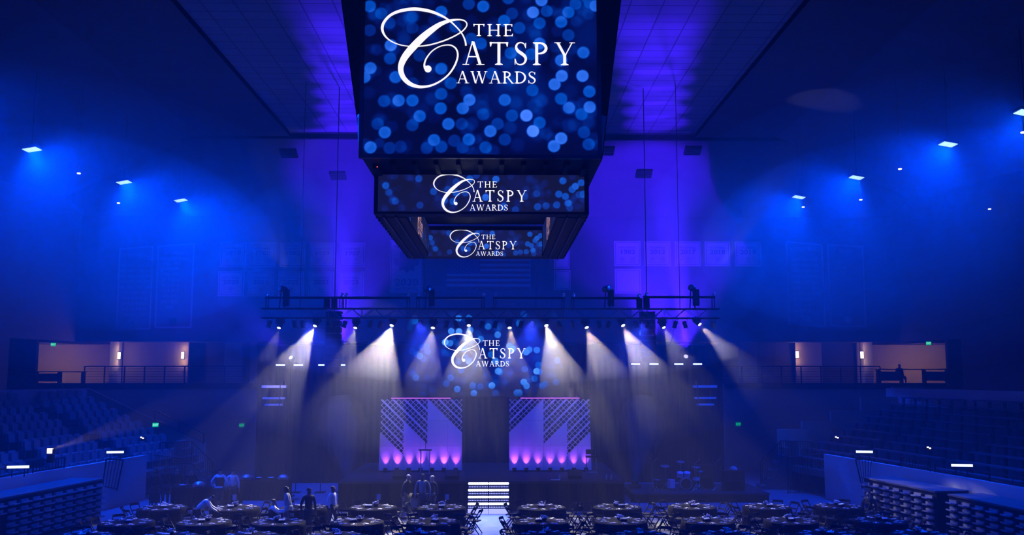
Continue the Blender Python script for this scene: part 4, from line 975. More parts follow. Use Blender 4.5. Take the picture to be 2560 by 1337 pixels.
tall_banner([(396, 616), (485, 609), (477, 818), (388, 818)], ["WOMEN'S", 'BASKETBALL'], ['1982 1983', '1986 1991', '1999 2006', '2010 2011', '2012 2013', '2014 2015', '2016 2017', '2021 2022', '2023'], 'faint tall basketball banner in the left corner, nearer the white banners')
tall_banner([(1966, 604), (2054, 612), (2063, 816), (1973, 813)], ['VOLLEYBALL'], ['1978 1979 1980', '1982 1983 1984', '1987 1988 1990', '1992 1993 2005', '2006 2007 2008', '2009 2010 2011', '2012 2013 2014', '2015 2016', '2017 2018', '2019 2020', '2021'], 'faint tall banner of years in the right corner, nearer the stage')
tall_banner([(2069, 612), (2156, 616), (2164, 816), (2078, 816)], ['RIFLE'], ['2011', '2018', '2021'], 'faint tall banner with few lines in the right corner, outer one')

# ------------------------------------------------------------------ sconces, exit signs
for px, py, lab in ((298, 889, 'beside the left lobby column'), (457, 888, 'near the dark doorway on the left'), (1993, 886, 'on the right, nearer the stage'), (2155, 887, 'on the right beside the pale column')):
    D = 59.2 if px in (457, 1993) else 58.3; p = P(px, py, D); t = thing('wall_sconce', 'glowing warm wall sconce %s' % lab, 'wall lamp', p, 0, 'warm wall sconces on the far concourse')
    MB().box((0, 0, 0), (.17, .1, .42)).build('shade', M['sconce'], t); MB().box((0, .0, .24), (.2, .14, .04)).box((0, 0, -.24), (.2, .14, .04)).box((.1, .02, 0), (.02, .08, .5)).box((0, .09, 0), (.14, .12, .3)).build('bracket', M['black_metal'], t)
    for dz in (.42, -.42): point('sconce_glow', p+Vector((0, .0, dz)), 6, WARM, .04)
def exit_sign(px, py, D, label, dim=False, rz=0):
    p = P(px, py, D); t = thing('exit_sign', label, 'exit sign', p, rz); MB().box((0, .03, 0), (.3, .05, .22)).build('panel', M['exit_dim'] if dim else M['exit'], t)
    text_obj('EXIT', .15, (0, -.003, 0), M['exit'] if dim else M['exit_text'], t, 'lettering', .004)
exit_sign(133, 861, 57.9, 'bright green exit sign over the left concourse lobby'); exit_sign(2322, 858, 57.9, 'bright green exit sign over the right concourse lobby')
exit_sign(604, 1063, 57.95, 'dim green exit sign on the cream wall left of the stage', True); exit_sign(1846, 1060, 57.95, 'dim green exit sign on the cream wall right of the stage', True)
exit_sign(389, 1062, 49, 'small green exit sign tilted above the left stair opening', False, .7)
# light bars and small lamps on the stands
for px, py, D, L_, rz, lab in ((45, 1167, 33.4, .95, 1.25, 'bright light bar on the left parapet, nearer the camera'), (288, 1130, 38.8, .85, 1.25, 'bright light bar on the left parapet, beside the end gate'),
                         (2405, 1163, 33.6, .95, -1.25, 'bright light bar on the right parapet, nearer the camera'), (2161, 1129, 38.8, .85, -1.25, 'bright light bar on the right parapet, beside the end gate')):
    p = P(px, py, D); t = thing('parapet_light_bar', lab, 'light bar', p, rz*.52 if False else (0.18 if px < 1280 else -.18))
    rw = .72 if D < 36 else .66
    MB().box((0, 0, 0), (rw, .04, .09)).build('glow_face', M['bar'], t); MB().box((0, .06, 0), (rw+.05, .08, .13)).bar((-.2, .06, 0), (-.2, .06, -.35), .03).bar((.2, .06, 0), (.2, .06, -.35), .03).build('housing', M['black'], t)
p = P(124, 1127, 36); t = thing('follow_lamp', 'small four-lens lamp in the left stand throwing a warm beam', 'stage light', p-UP*.45)
MB().box((0, .12, .45), (.24, .2, .24)).box((0, .12, .15), (.2, .2, .3)).build('housing', M['black'], t)
mb = MB()
for i in (-1, 1):
    for j in (-1, 1): mb.box((i*.05, 0, .45+j*.05), (.085, .03, .085))
mb.build('lens', M['warm_dot'], t)
q = P(430, 1020, 42); spot('follow_beam', p+Vector((.1, -.1, .05)), q, 5000, (1, .8, .5), 13, .4, .04)
for px, py, D, lab in ((355, 1094, 44, 'small white lamp in the left stand, farthest'), (2092, 1093, 44, 'small white lamp in the right stand, farthest'), (2322, 1119, 38, 'small white lamp in the right stand, nearer')):
    p = P(px, py, D); t = thing('step_lamp', lab, 'lamp', p); MB().box((-.04, 0, .02), (.07, .03, .05)).box((.05, 0, -.02), (.07, .03, .05)).build('lens', M['warm_dot'], t); MB().box((0, .06, -.05), (.22, .1, .2)).build('housing', M['black'], t)

# ------------------------------------------------------------------ tables
def cloth_mesh(R0=.93, zt=.775, zb=.13, n=72):
    mb = MB(); vs = [(0, 0, zt)]; rings = [(.5, zt), (.88, zt), (R0, zt-.015), (R0+.01, zt-.15), (R0+.015, (zt+zb)/2), (R0+.02, zb)]
    for k, (r, z) in enumerate(rings):
        for i in range(n):
            a = 2*math.pi*i/n; wv = .018*math.sin(a*22)*max(0, k-2)/3+.01*math.sin(a*5+1)*max(0, k-2)/3; vs.append(((r+wv)*math.cos(a), (r+wv)*math.sin(a), z))
    fs = [(0, 1+i, 1+(i+1) % n) for i in range(n)]
    for k in range(len(rings)-1):
        for i in range(n): fs.append((1+k*n+i, 1+k*n+(i+1) % n, 1+(k+1)*n+(i+1) % n, 1+(k+1)*n+i)[::-1])
    return mb.add(vs, fs)
cloth0 = cloth_mesh().build('tablecloth', M['cloth'], smooth=True); first = {'cloth': True}
tab0 = thing('round_table', '', 'table', (0, 0, 0)); MB().lathe([(.9, 0), (.91, .01), (.91, .03), (.9, .035)], 32, (0, 0, .725)).build('tabletop', M['wood'], tab0)
for i in range(4):
    a = math.pi/4+i*math.pi/2; MB().tube((.55*math.cos(a), .55*math.sin(a), 0), (.5*math.cos(a), .5*math.sin(a), .73), .018).build('leg', M['black_metal'], tab0)
# folding chair
ch0 = thing('folding_chair', '', 'chair', (0, 0, 0))      # sitter faces +Y
mb = MB(); mb.prism([(-.2, -.2, .44), (.2, -.2, .44), (.215, .19, .45), (-.215, .19, .45)], (0, 0, .03)); mb.build('seat', M['black'], ch0)
for sx in (-1, 1):
    MB().path([(sx*.21, .22, 0), (sx*.21, .02, .4), (sx*.21, -.2, .72), (sx*.2, -.26, .86)], .019, 6).build('leg', M['black'], ch0)
    MB().path([(sx*.185, -.24, 0), (sx*.185, .0, .3), (sx*.185, .17, .45)], .018, 6).build('leg', M['black'], ch0)
mb = MB()
for nm_, z, y, hh in (('back_slat', .60, -.13, .05), ('backrest', .82, -.25, .09)):
    if nm_ == 'backrest': mb.build('back_slat', M['black'], ch0); mb = MB()
    for i in range(6):
        a = -.2+i*.4/6; b = a+.4/6; c = lambda x: y-.05*(1-(x/.2)**2)
        mb.prism([(a, c(a), z-hh/2), (b, c(b), z-hh/2), (b, c(b)-.02, z+hh/2), (a, c(a)-.02, z+hh/2)], (0, .02, 0))
mb.build('backrest', M['black'], ch0)
MB().tube((-.21, .17, .1), (.21, .17, .1), .012, 6).tube((-.185, -.2, .06), (.185, -.2, .06), .012, 6).build('crossbar', M['black'], ch0)
# napkin with cutlery
nap0 = thing('folded_napkin', '', 'napkin', (0, 0, 0)); mb = MB()
mb.prism([(-.14, -.035, 0), (-.015, -.04, 0), (-.015, .04, 0), (-.14, .035, 0)], (0, 0, .022)); mb.prism([(.025, -.04, 0), (.13, -.03, 0), (.13, .03, 0), (.025, .04, 0)], (0, 0, .026)); mb.build('cloth', M['napkin'], nap0)
MB().box((.005, 0, .012), (.045, .085, .024)).build('band', M['black'], nap0)
MB().box((-.02, .085, .006), (.2, .014, .008)).box((-.14, .085, .006), (.05, .026, .008)).box((-.02, -.085, .006), (.22, .016, .008)).build('cutlery', M['steel'], nap0)
cp0 = thing('centrepiece', '', 'centrepiece', (0, 0, 0)); MB().lathe([(.05, 0), (.09, .03), (.11, .09), (.1, .09)], 14).build('bowl', M['black_metal'], cp0)
mb = MB(); r2 = random.Random(9)
for i in range(26): 
    a = r2.uniform(0, 6.28); q = r2.uniform(0, .14); c = (q*math.cos(a), q*math.sin(a), .1+r2.uniform(0, .1)); s_ = r2.uniform(.02, .038)
    mb.lathe([(.001, -s_), (s_*.8, -s_*.5), (s_, 0), (s_*.7, s_*.6), (.001, s_)], 6, c)
mb.build('flowers', M['flower'], cp0)
bd0 = thing('bread_basket', '', 'basket', (0, 0, 0)); MB().prism([(-.12, -.08, 0), (.12, -.08, 0), (.12, .08, 0), (-.12, .08, 0)], (0, 0, .07)).build('basket', M['black_metal'], bd0)
mb = MB()
for i in range(5): mb.bar((-.09+i*.045, -.05, .08), (-.07+i*.045, .05, .1), .025)
mb.build('packets', M['napkin'], bd0)
DIRS = ['far side', 'far right side', 'right side, rear', 'right side, front', 'near right side', 'near side', 'near left side', 'left side, front', 'left side, rear', 'far left side']
ROWS = [('back', 1257, [405, 588, 760, 932, 1104, 1354, 1543, 1731, 1916, 2096]), ('middle', 1291, [317, 509, 697, 893, 1083, 1355, 1552, 1770, 1977, 2197]),
        ('front', 1324, [209, 421, 624, 838, 1053, 1366, 1602, 1820, 2064, 2300])]
rt = random.Random(4); TABLES = {}; CH = []
for rn, py, xs in ROWS:
    D = (CAMH-.775)*F/(py-934+.001); 
    for _ in range(5): D = D*(CAMH-.775)/(CAMH-HZ(py, D)) if False else D
    lefts = [x for x in xs if x < 1230][::-1]; rights = [x for x in xs if x > 1230]
    for side, arr in (('left', lefts), ('right', rights)):
        for n_, px in enumerate(arr):
            x = XA(px, D, .775); y = D+rt.uniform(-.06, .06); lab = '%s table %s of walkway, %s row' % (['first', 'second', 'third', 'fourth', 'fifth'][n_], side, rn)
            TABLES[(rn, side, n_)] = (x, y)
            dup(tab0, (x, y, 0), 0, 'round table under black cloth, '+lab, 'round banquet tables')
            o = cloth0.copy(); C.objects.link(o); o.location = (x, y, 0); o.rotation_euler = (0, 0, rt.uniform(0, 6)); tag(o, 'black cloth on the '+lab, 'tablecloth', 'black tablecloths')
            ph = rt.uniform(-6, 6)
            for i in range(10):
                a = math.radians(90-36*i+ph); 
                rr_ = .68
                q = dup(nap0, (x+rr_*math.cos(a), y+rr_*math.sin(a), .777), a+rt.uniform(-.25, .25), 'white napkin, %s of %s' % (DIRS[i], lab), 'folded napkins, %s row' % rn)
                if i % 10 in (1, 3, 5, 7, 9, 2, 8, 6):
                    rc = 1.17+rt.uniform(0, .07); aa = a+rt.uniform(-.06, .06)
                    cx, cy = x+rc*math.cos(aa), y+rc*math.sin(aa)
                    if any(math.hypot(cx-u_, cy-v_) < .5 for u_, v_ in CH): continue
                    CH.append((cx, cy))
                    dup(ch0, (cx, cy, 0), aa+math.pi/2+rt.uniform(-.12, .12), 'black folding chair, %s of %s' % (DIRS[i], lab), 'folding chairs, %s row' % rn)
            dup(cp0, (x+rt.uniform(-.1, .1), y+rt.uniform(.05, .25), .777), rt.uniform(0, 6), 'pale flower centrepiece on the '+lab, 'flower centrepieces')
            dup(bd0, (x+rt.uniform(-.15, .15), y-.12, .777), rt.uniform(-.5, .5), 'small basket of packets on the '+lab, 'packet baskets')
for o in (tab0, ch0, nap0, cp0, bd0):
    for c in list(o.children): bpy.data.objects.remove(c)
    # the empties themselves are prototypes only
    bpy.data.objects.remove(o)
bpy.data.objects.remove(cloth0)
# number cards
for n_, py in ((0, 1234), (1, 1233), (2, 1236), (3, 1238)):
    x, y = TABLES[('back', 'left', n_)]; off = (.2, .19, -.02, -.08)[n_]
    t = thing('number_card', 'white card on a thin stand, %s back-row table left of the walkway' % ['first', 'second', 'third', 'fourth'][n_], 'sign', (x+off, y+.2, .777), 0, 'white table cards')
    MB().box((0, 0, .36), (.15, .01, .21)).build('card', M['card'], t); MB().tube((0, 0, 0), (0, 0, .27), .006, 6).lathe([(.04, 0), (.04, .01)], 10).build('stand', M['steel'], t)
# lone chair on the walkway: rebuilt as its own thing
def lone_chair(loc, rz, label):
    t = thing('folding_chair', label, 'chair', loc, rz)
    MB().prism([(-.2, -.2, .44), (.2, -.2, .44), (.215, .19, .45), (-.215, .19, .45)], (0, 0, .03)).build('seat', M['black'], t)
    for sx in (-1, 1):
        MB().path([(sx*.21, .22, 0), (sx*.21, .02, .4), (sx*.21, -.2, .72), (sx*.2, -.26, .86)], .02, 6).build('leg', M['black'], t); MB().path([(sx*.185, -.24, 0), (sx*.185, .0, .3), (sx*.185, .17, .45)], .018, 6).build('leg', M['black'], t)
    MB().box((0, -.26, .83), (.4, .03, .09)).build('backrest', M['black'], t); MB().box((0, -.15, .6), (.38, .025, .05)).build('back_slat', M['black'], t)
x = XA(1186, 35.0, .4); lone_chair((x, 35.0, .03), 1.25, 'black folding chair standing alone on the walkway below the lit steps')

# ------------------------------------------------------------------ buffet, band riser
def buffet(px0, px1, D, label, seed, dens=5):
    x0, x1 = XA(px0, D, .9), XA(px1, D, .9); W = x1-x0; t = thing('buffet_table', label, 'table', ((x0+x1)/2, D, 0))
    MB().box((0, 0, .88), (W, .76, .05)).build('tabletop', M['wood'], t)
    mb = MB(); n = int(W*14); per = [(-W/2-.02+(W+.04)*i/n, -.4+.02*math.sin(i*2.1)) for i in range(n+1)]
    for a, b in zip(per, per[1:]): mb.add([(a[0], a[1], .05), (b[0], b[1], .05), (b[0], -.4, .91), (a[0], -.4, .91)], [(0, 1, 2, 3)])
    mb.box((0, 0, .912), (W+.04, .8, .01)); mb.box((-W/2-.02, 0, .48), (.02, .8, .86)); mb.box((W/2+.02, 0, .48), (.02, .8, .86)); mb.build('skirt', M['cloth'], t)
    r = random.Random(seed); n = max(2, int(W*dens/4)); kinds = []
    for i in range(n):
        x = (x0+x1)/2-W/2+W*(i+.5)/n; k = r.choice(['dish', 'plates', 'bowl'])
        pos = ('leftmost', 'second', 'third', 'fourth', 'fifth', 'sixth', 'seventh', 'eighth')[min(i, 7)]
        if k == 'dish':
            q = thing('chafing_dish', 'covered steel chafing dish, %s item on the %s' % (pos, label), 'dish', (x, D, .917)); MB().box((0, 0, .08), (.5, .34, .1)).box((-.2, 0, .02), (.03, .3, .04)).box((.2, 0, .02), (.03, .3, .04)).build('pan', M['steel'], q)
            MB().lathe([(.24, .13), (.2, .2), (.1, .245), (.02, .25)], 14).build('lid', M['steel'], q)
        elif k == 'plates':
            q = MB().lathe([(.08, 0), (.13, .02), (.13, .12), (.09, .12)], 14).build('plate_stack', M['napkin'], loc=(x, D-.1, .917)); tag(q, 'stack of white plates, %s item on the %s' % (pos, label), 'plates')
        else:
            q = thing('serving_bowl', 'shallow bowl of pale food, %s item on the %s' % (pos, label), 'bowl', (x, D-.05, .917)); MB().lathe([(.07, 0), (.13, .04), (.17, .11), (.16, .11)], 14).build('bowl', M['steel'], q)
            mb = MB()
            for j in range(9): a = r.uniform(0, 6); d_ = r.uniform(0, .1); mb.lathe([(.001, -.03), (.04, 0), (.001, .03)], 6, (d_*math.cos(a), d_*math.sin(a), .11))
            mb.build('food', M['flower'], q)
buffet(602, 724, 44.6, 'rear buffet table left of the stage', 3, 8)
buffet(437, 600, 41.8, 'front buffet table beside the left stairs', 5, 6)
# riser + instruments
RZ = HZ(1222, 43)*0+.42
x0, x1 = XA(1585, 43.2, .4), XA(1925, 43.2, .4); t = thing('band_riser', 'low black riser holding the drum kit right of the stage', 'riser', ((x0+x1)/2, 43.2, 0)); W = x1-x0
MB().box((0, 1.9, RZ-.04), (W, 3.8, .08)).build('deck', M['stage'], t); MB().box((0, 1.9, (RZ-.08)/2), (W-.06, 3.7, RZ-.08)).build('skirt', M['drape'], t)
dx = XA(1700, 44.6, 1); t = thing('drum_kit', 'blue-glinting drum kit with a black bass drum head on the riser', 'drum kit', (dx, 44.6, RZ))
Rx = Matrix.Rotation(math.pi/2, 3, 'X'); bass = MB().lathe([(.28, -.2), (.28, .2), (.27, .22), (.001, .22)], 24, (.25, 0, .3), Rx).build('bass_drum', M['drum'], t)
MB().lathe([(.25, .0), (.001, .005)], 24, (.25, -.225, .3), Rx).build('drum_head', M['black'], bass); mb = MB()
for i in range(20): a = i*.314; b = a+.314; mb.tube((.25+.285*math.cos(a), -.21, .3+.285*math.sin(a)), (.25+.285*math.cos(b), -.21, .3+.285*math.sin(b)), .012, 5)
mb.build('hoop', M['alu'], bass)
for cx, cz in ((0, .72), (.33, .72)): d_ = MB().lathe([(.15, -.11), (.155, .1), (.001, .11)], 16, (cx, -.05, cz), Matrix.Rotation(.35, 3, 'X')).build('tom_drum', M['drum'], t); 
MB().lathe([(.19, .1), (.19, .5), (.001, .51)], 18, (-.45, -.1, 0)).build('floor_tom', M['drum'], t); MB().lathe([(.17, .5), (.17, .62), (.001, .63)], 18, (.75, -.1, -.05)).build('snare_drum', M['drum'], t)
for cx, cz, rr_ in ((-.7, 1.1, .22), (.05, 1.3, .2), (.8, 1.05, .2), (.95, .85, .17)):
    cb = MB().lathe([(rr_, 0), (.04, .02), (.001, .035)], 20, (cx, .05, cz), Matrix.Rotation(.25, 3, 'X')).build('cymbal', M['alu'], t)
    MB().tube((cx, .06, .02), (cx, .05, cz), .012, 6).tube((cx, .05, .25), (cx-.22, -.1, 0), .01, 5).tube((cx, .05, .25), (cx+.22, -.1, 0), .01, 5).tube((cx, .05, .25), (cx, .3, 0), .01, 5).build('cymbal_stand', M['alu'], cb)
for px, D, w_, h_, lab in ((1757, 45, .95, 1.15, 'large black amplifier rack beside the drum kit'), (1833, 44.2, 1.0, .95, 'bulky black keyboard amplifier near the right pole'), (1650, 45, .5, .5, 'small black amplifier left of the drum kit')):
    x = XA(px, D, 1); t = thing('amplifier', lab, 'amplifier', (x, D, RZ)); MB().box((0, 0, h_/2), (w_, .45, h_)).build('cabinet', M['black'], t)
    mb = MB(); 
    for z in (.02, h_*.5, h_-.02): mb.box((0, -.23, z), (w_, .03, .03))
    for sx in (-1, 1): mb.box((sx*(w_/2-.015), -.23, h_/2), (.03, .03, h_))
    mb.build('edge_trim', M['black_metal'], t); MB().box((0, -.24, h_*.26), (w_*.86, .01, h_*.4)).build('grille', M['drape'], t)
for px, D, lab in ((1631, 44.2, 'thin microphone stand at the left of the riser'), (1737, 43.8, 'thin microphone stand right of the drum kit'), (1790, 44.3, 'thin tilted stand between the amplifiers')):
    x = XA(px, D, 1); t = thing('microphone_stand', lab, 'microphone stand', (x, D, RZ)); MB().tube((0, 0, 0), (0, 0, 1.3), .012, 6).tube((0, 0, 1.3), (.25, -.2, 1.55), .01, 6).tube((0, 0, .15), (.2, -.1, 0), .01, 5).tube((0, 0, .15), (-.2, -.1, 0), .01, 5).tube((0, 0, .15), (0, .2, 0), .01, 5).build('pole', M['alu'], t)
    MB().lathe([(.02, -.05), (.028, 0), (.001, .03)], 8, (.25, -.2, 1.57)).build('microphone', M['black'], t)
x = XA(1833, 44.1, 1.6); o = MB().lathe([(.17, 0), (.2, .05), (.14, .15), (.05, .19), (.001, .2)], 12).build('equipment_cover', M['greydress'], loc=(x, 44.1, RZ+.95)); tag(o, 'pale cloth bundle on top of the keyboard amplifier', 'cloth')
x = XA(1815, 43.8, 1); t = thing('drum_stool', 'round black stool seen near the right pole', 'stool', (XA(1635, 44.5, 1), 43.9, RZ)); MB().lathe([(.17, .5), (.18, .53), (.17, .56), (.001, .57)], 14).build('seat', M['bench'], t); MB().tube((0, 0, .15), (0, 0, .5), .02).tube((0, 0, .2), (.2, 0, 0), .012).tube((0, 0, .2), (-.1, .17, 0), .012).tube((0, 0, .2), (-.1, -.17, 0), .012).build('leg', M['alu'], t)
# fog machines at the stage sides
for px, lab in ((872, 'fog machine on a dark case left of the stage'), (1588, 'fog machine on a dark case right of the stage')):
    D = 45.2; x = XA(px, D, .5); t = thing('fog_machine', lab, 'fog machine', (x, D, 0)); MB().box((0, 0, .3), (.5, .45, .6)).build('case', M['black_metal'], t); MB().box((0, 0, .7), (.3, .4, .2)).tube((0, -.2, .72), (.02, -.3, .78), .04).build('machine', M['black'], t)

# ------------------------------------------------------------------ people
def skin(name, verts, edges, radii, m, parent, root=0, sub=1):
    me = bpy.data.meshes.new(name); me.from_pydata([tuple(v) for v in verts], edges, []); me.materials.append(m)
    o = bpy.data.objects.new(name, me); C.objects.link(o)
    md = o.modifiers.new('skin', 'SKIN'); md.use_smooth_shade = True
    for i, r in enumerate(radii):
        rx, ry = r if isinstance(r, tuple) else (r, r); sv = me.skin_vertices[0].data[i]; sv.radius = (rx, ry); sv.use_root = (i == root)
    ss = o.modifiers.new('sub', 'SUBSURF'); ss.levels = sub; ss.render_levels = sub
    dg = bpy.context.evaluated_depsgraph_get(); nm = bpy.data.meshes.new_from_object(o.evaluated_get(dg)); bpy.data.objects.remove(o)
    nm.materials.clear(); nm.materials.append(m)
    for p in nm.polygons: p.use_smooth = True
    n = bpy.data.objects.new(name, nm); C.objects.link(n); n.parent = parent; return n
def person(label, loc, rz, top='shirt', bottom='trousers', vest=None, hair='hair', skinm='skin', h=1.75, lean=0, lh=None, rh=None, skirt=False, kneel=0, step=0, longhair=False, apron=False, group=None, seated=False, bust=False):
    "faces -Y before rz. lh/rh: hand positions in local coords (metres, unscaled)"
    t = thing('person', label, 'person', loc, rz, group); s = h/1.75
    hipz = .93-kneel
    def up(x, y, z): # rotate about hip
        v = Vector((x, y, z-.93)); v = Matrix.Rotation(lean, 3, 'X') @ v; return v+Vector((0, 0, hipz))
    V = {}; V['pel'] = up(0, 0, .95); V['wai'] = up(0, 0, 1.08); V['che'] = up(0, .0, 1.27); V['cla'] = up(0, .01, 1.42); V['nek'] = up(0, 0, 1.50)
    V['jaw'] = up(0, -.025, 1.57); V['hed'] = up(0, -.01, 1.66); V['crn'] = up(0, 0, 1.73); V['nos'] = up(0, -.125, 1.62)
    for sgn, k in ((-1, 'l'), (1, 'r')):
        V[k+'sh'] = up(sgn*.18, .01, 1.41)
        hand = (lh if k == 'l' else rh); sh = V[k+'sh']
        if hand is None: hand = up(sgn*.27, -.03, .86) if lean < .5 else V[k+'sh']+Vector((0, -.1, -.52))
        hand = Vector(hand); d = hand-sh; L_ = min(d.length, .53); hand = sh+d.normalized()*L_
        mid = (sh+hand)/2; bend = math.sqrt(max(0, .275**2-(L_/2)**2)); out = Vector((sgn*.6, .6, -.5)); out = (out-out.project(d)).normalized()
        V[k+'el'] = mid+out*bend; V[k+'wr'] = hand; dd = (hand-V[k+'el']).normalized(); V[k+'pa'] = hand+dd*.08
        lat = dd.cross(Vector((0, 1, 0.01))).normalized()
        for f, (o_, ln) in enumerate(((-.03, .065), (-.01, .08), (.01, .075), (.03, .06))):
            V[k+'f%d' % f] = V[k+'pa']+lat*o_+dd*.03; V[k+'g%d' % f] = V[k+'pa']+lat*o_*1.2+dd*(.03+ln)+Vector((0, -.012, 0))
        V[k+'th'] = hand+lat*-.045+dd*.06; V[k+'hip'] = Vector((sgn*.095, 0, hipz-.05))
        if seated: V[k+'kn'] = Vector((sgn*.12, -.42, hipz-.02)); V[k+'an'] = Vector((sgn*.12, -.42, .09)); V[k+'to'] = Vector((sgn*.13, -.6, .04))
        elif kneel > .3: V[k+'kn'] = Vector((sgn*.13, -.2, .12)); V[k+'an'] = Vector((sgn*.13, .24, .07)); V[k+'to'] = Vector((sgn*.13, .36, .04))
        else:
            st = step*sgn; V[k+'kn'] = Vector((sgn*.1, -.03-st*.12, .5)); V[k+'an'] = Vector((sgn*.1, .02-st*.25, .09)); V[k+'to'] = Vector((sgn*.115, -.15-st*.25, .035))
    for k in V: V[k] = V[k]*s
    def mk(name, chain, m, parent, root=0):
        ks = []; ed = []; rad = {}
        for line in chain:
            prev = None
            for k, r in line:
                if k not in rad: rad[k] = r; ks.append(k)
                if prev: ed.append((ks.index(prev), ks.index(k)))
                prev = k
        return skin(name, [V[k] for k in ks], ed, [tuple(q*s for q in (rad[k] if isinstance(rad[k], tuple) else (rad[k], rad[k]))) for k in ks], m, parent, root)
    sk = M[skinm]; ch = [[('pel', .13), ('wai', .115), ('che', .135), ('cla', .09), ('nek', .052), ('jaw', .07), ('hed', .088), ('crn', .06)], [('jaw', .07), ('nos', .014)]]
    for k in 'lr':
        ch.append([('cla', .09), (k+'sh', .055), (k+'el', .04), (k+'wr', .027), (k+'pa', .03)]); ch.append([('pel', .13), (k+'hip', .085), (k+'kn', .055), (k+'an', .038), (k+'to', .03)])
        for f in range(4): ch.append([(k+'pa', .03), (k+'f%d' % f, .011), (k+'g%d' % f, .008)])
        ch.append([(k+'wr', .027), (k+'th', .01)])
    body = mk('body', ch, sk, t)
    tm = M[top]; ch = [[('pel', .15), ('wai', .14), ('che', .155), ('cla', .105)]]
    for k in 'lr': ch.append([('cla', .105), (k+'sh', .07), (k+'el', .054), (k+'wr', .04)])
    mk('shirt', ch, tm, t)
    if vest: mk('vest', [[('pel', .17), ('wai', .19), ('che', .23), ('cla', .16)]], M[vest], t)
    if skirt:
        z0 = V['pel']; MB().lathe([(.15*s, .05*s), (.17*s, 0), (.2*s, -.25*s), (.24*s, -.55*s), (.23*s, -.56*s)], 18, z0).build('skirt', M[bottom], t, smooth=True)
    else:
        ch = [[('pel', .155), ('lhip', .105), ('lkn', .075), ('lan', .058)], [('pel', .155), ('rhip', .105), ('rkn', .075), ('ran', .058)]]; mk('trousers', ch, M[bottom], t)
    mb = MB()
    for k in 'lr': mb.box(V[k+'an'].lerp(V[k+'to'], .55)+Vector((0, 0, -.015)), (.09, .27, .075))
    mb.build('shoes', M['black'], t)
    if hair:
        c = V['hed']+Vector((0, .014, -.012))*s; R = Matrix.Rotation(lean, 3, 'X')
        MB().lathe([(.072*s, -.01*s), (.086*s, .02*s), (.078*s, .052*s), (.05*s, .076*s), (.001, .086*s)], 16, c, R).build('hair', M[hair], t, smooth=True)
        if longhair: MB().lathe([(.075*s, .03*s), (.088*s, -.05*s), (.085*s, -.2*s), (.03*s, -.24*s)], 12, c+Vector((0, .035, 0)), R).build('hair', M[hair], t, smooth=True)
    if apron: MB().box(V['pel']+Vector((0, .16, .04)), (.34, .03, .08)).build('waistband', M['shirt'], t)
    return t
def at(px, D): return (XA(px, D, .9), D, 0)
person('person in a dark dress with a pale collar standing at the left wall', at(387, 41.5), -.3, 'vest', 'vest', None, 'hair', 'skin_dark', 1.78, skirt=True, longhair=True)
person('person in dark clothes standing just right of the collared one', at(414, 42.2), .4, 'vest', 'trousers', None, 'hair', 'skin_dark', 1.78)
person('person in dark clothes facing the front buffet table', at(441, 42.6), .5, 'vest', 'trousers', None, 'hair', 'skin', 1.7)
person('person in dark clothes behind the front buffet table, head lowered', at(478, 42.9), .2, 'vest', 'trousers', None, 'hair', 'skin', 1.65, lean=.25)
person('person in a black vest with white sleeves seen from behind at the buffet', at(549, 40.9), math.pi, 'shirt', 'trousers', 'vest', 'hair', 'skin', 1.84, lh=(-.32, -.12, .98), rh=(.32, -.12, .98), apron=True)
person('person in a white shirt seen from behind at the buffet', at(581, 41.4), math.pi+.2, 'shirt', 'trousers', None, 'hair', 'skin', 1.76)
person('person in white sleeves bending forward over a left table', at(493, 34.9), math.pi*.58, 'shirt', 'trousers', None, 'hair', 'skin', 1.7, lean=.85, lh=(-.12, -.75, .85), rh=(.12, -.8, .85))
person('person in a dark vest and white sleeves seated at a left table', at(683, 35.2), math.pi*.55, 'shirt', 'trousers', 'vest', 'hair', 'skin', 1.7, kneel=.43, seated=True, lh=(-.15, -.45, .85), rh=(.15, -.45, .85))
person('person in a grey blouse standing with one hand on a table', at(722, 35.6), -math.pi*.45, 'greydress', 'greydress', None, 'hair', 'skin_dark', 1.72, lean=.2, skirt=True, longhair=True)
person('person in a long dark outfit standing between the left tables', at(771, 34.4), .6, 'vest', 'vest', None, 'hair', 'skin_dark', 1.78, skirt=True)
person('person in a white top walking right of the dark outfit', at(831, 35.8), 1.2, 'shirt', 'trousers', None, 'hair', 'skin_dark', 1.68, step=.6)
person('grey-haired man in a dark jacket leaning in conversation', at(1016, 38.6), 1.1, 'vest', 'tan', None, 'grey_hair', 'skin', 1.82, lean=.12, step=.6)
person('man in an open grey suit jacket holding a folder', at(1056, 38.4), -.05, 'suit', 'trousers', None, 'hair', 'skin_dark', 1.86, lh=(-.26, -.18, .9), rh=(.27, -.05, .9))
person('person in a dark jacket with a pale lapel behind the suited man', at(1080, 39.0), -.7, 'vest', 'trousers', None, 'grey_hair', 'skin', 1.72)
person('seated dark figure silhouetted at the right press counter', (XA(2249, 58.9, 6), 58.9, CF), .2, 'vest', 'trousers', None, 'hair', 'skin_dark', 1.72, kneel=.43, seated=True)
person('person in dark clothes sitting low beside the right seating bank', at(2172, 37.2), -.8, 'vest', 'trousers', None, 'hair', 'skin', 1.7, kneel=.43, seated=True)
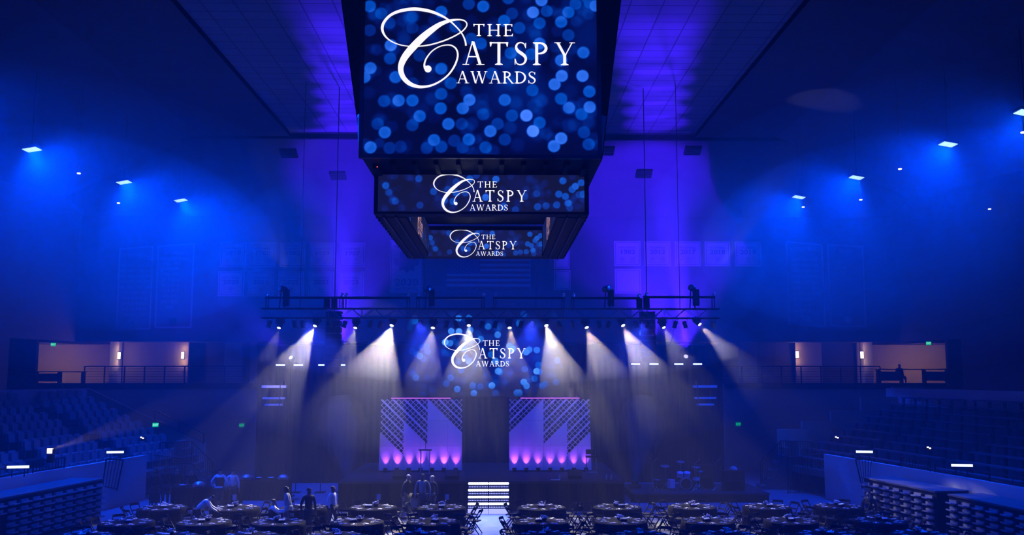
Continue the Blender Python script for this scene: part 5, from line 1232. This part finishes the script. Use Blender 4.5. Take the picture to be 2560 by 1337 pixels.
# folder and shirt front for the suited man
x, y, _ = at(1056, 38.4); t = thing('folder', 'grey folder held by the suited man', 'folder', (x-.32, y-.2, .5)); MB().box((0, 0, .2), (.3, .02, .38), Matrix.Rotation(.2, 3, 'Y')).build('cover', M['suit'], t)

# ------------------------------------------------------------------ drifting haze
def haze(name, mb, dens, label):
    m = bpy.data.materials.new(name+'_volume'); m.use_nodes = True; nt = m.node_tree; nt.nodes.clear(); o_ = nt.nodes.new('ShaderNodeOutputMaterial'); v = nt.nodes.new('ShaderNodeVolumeScatter')
    v.inputs['Density'].default_value = dens; v.inputs['Color'].default_value = (.95, .95, 1, 1); nt.links.new(v.outputs[0], o_.inputs['Volume'])
    o = mb.build(name, m); tag(o, label, 'haze', kind='stuff'); return o
def ell(c, r, n=24, k=10):
    mb = MB(); R = Matrix.Diagonal(r).to_3x3(); mb.lathe([(max(.001, math.sin(math.pi*i/k)), -math.cos(math.pi*i/k)) for i in range(k+1)], n, c, R); return mb
tz = zt0-.6
for sg in (-1, 1):
    for q, de in ((1.0, .007), (.7, .013)):
        haze('haze_cloud', ell((AX+sg*19, 43, 12.2), (12.5*q, 19*q, 6.2*q)), de, 'soft high haze below the %s flood lamps' % ('left' if sg < 0 else 'right'))
for q, de in ((1.0, .011),):
    haze('haze_cloud', ell((AX, 49, 11.5), (15*q, 8.5*q, 6.5*q)), de, 'soft high haze before the banner wall above the stage')
for rx_, ry_, rz_, dz, de in ((13, 3.4, 3.8, -2.0, .012), (12, 2.0, 1.9, -.5, .04)):
    haze('haze_cloud', ell((AX+.2, TD-.7, tz+dz), (rx_, ry_, rz_)), de, 'soft haze hanging around the lamps of the stage truss')
for px, sg in ((872, -1), (1588, 1)):
    x = XA(px, 45, .8)
    for q, de in ((1.0, .05), (.65, .08)):
        R = Matrix.Rotation(sg*.12, 3, 'Y'); haze('fog_plume', MB().lathe([(.08*q, 0), (.45*q, .9), (.95*q, 2.0), (1.2*q, 3.0), (1.0*q, 3.9), (.5*q, 4.4)], 20, (x, 45, .5), R), de, 'pale fog plume rising from the machine %s of the stage' % ('left' if sg < 0 else 'right'))
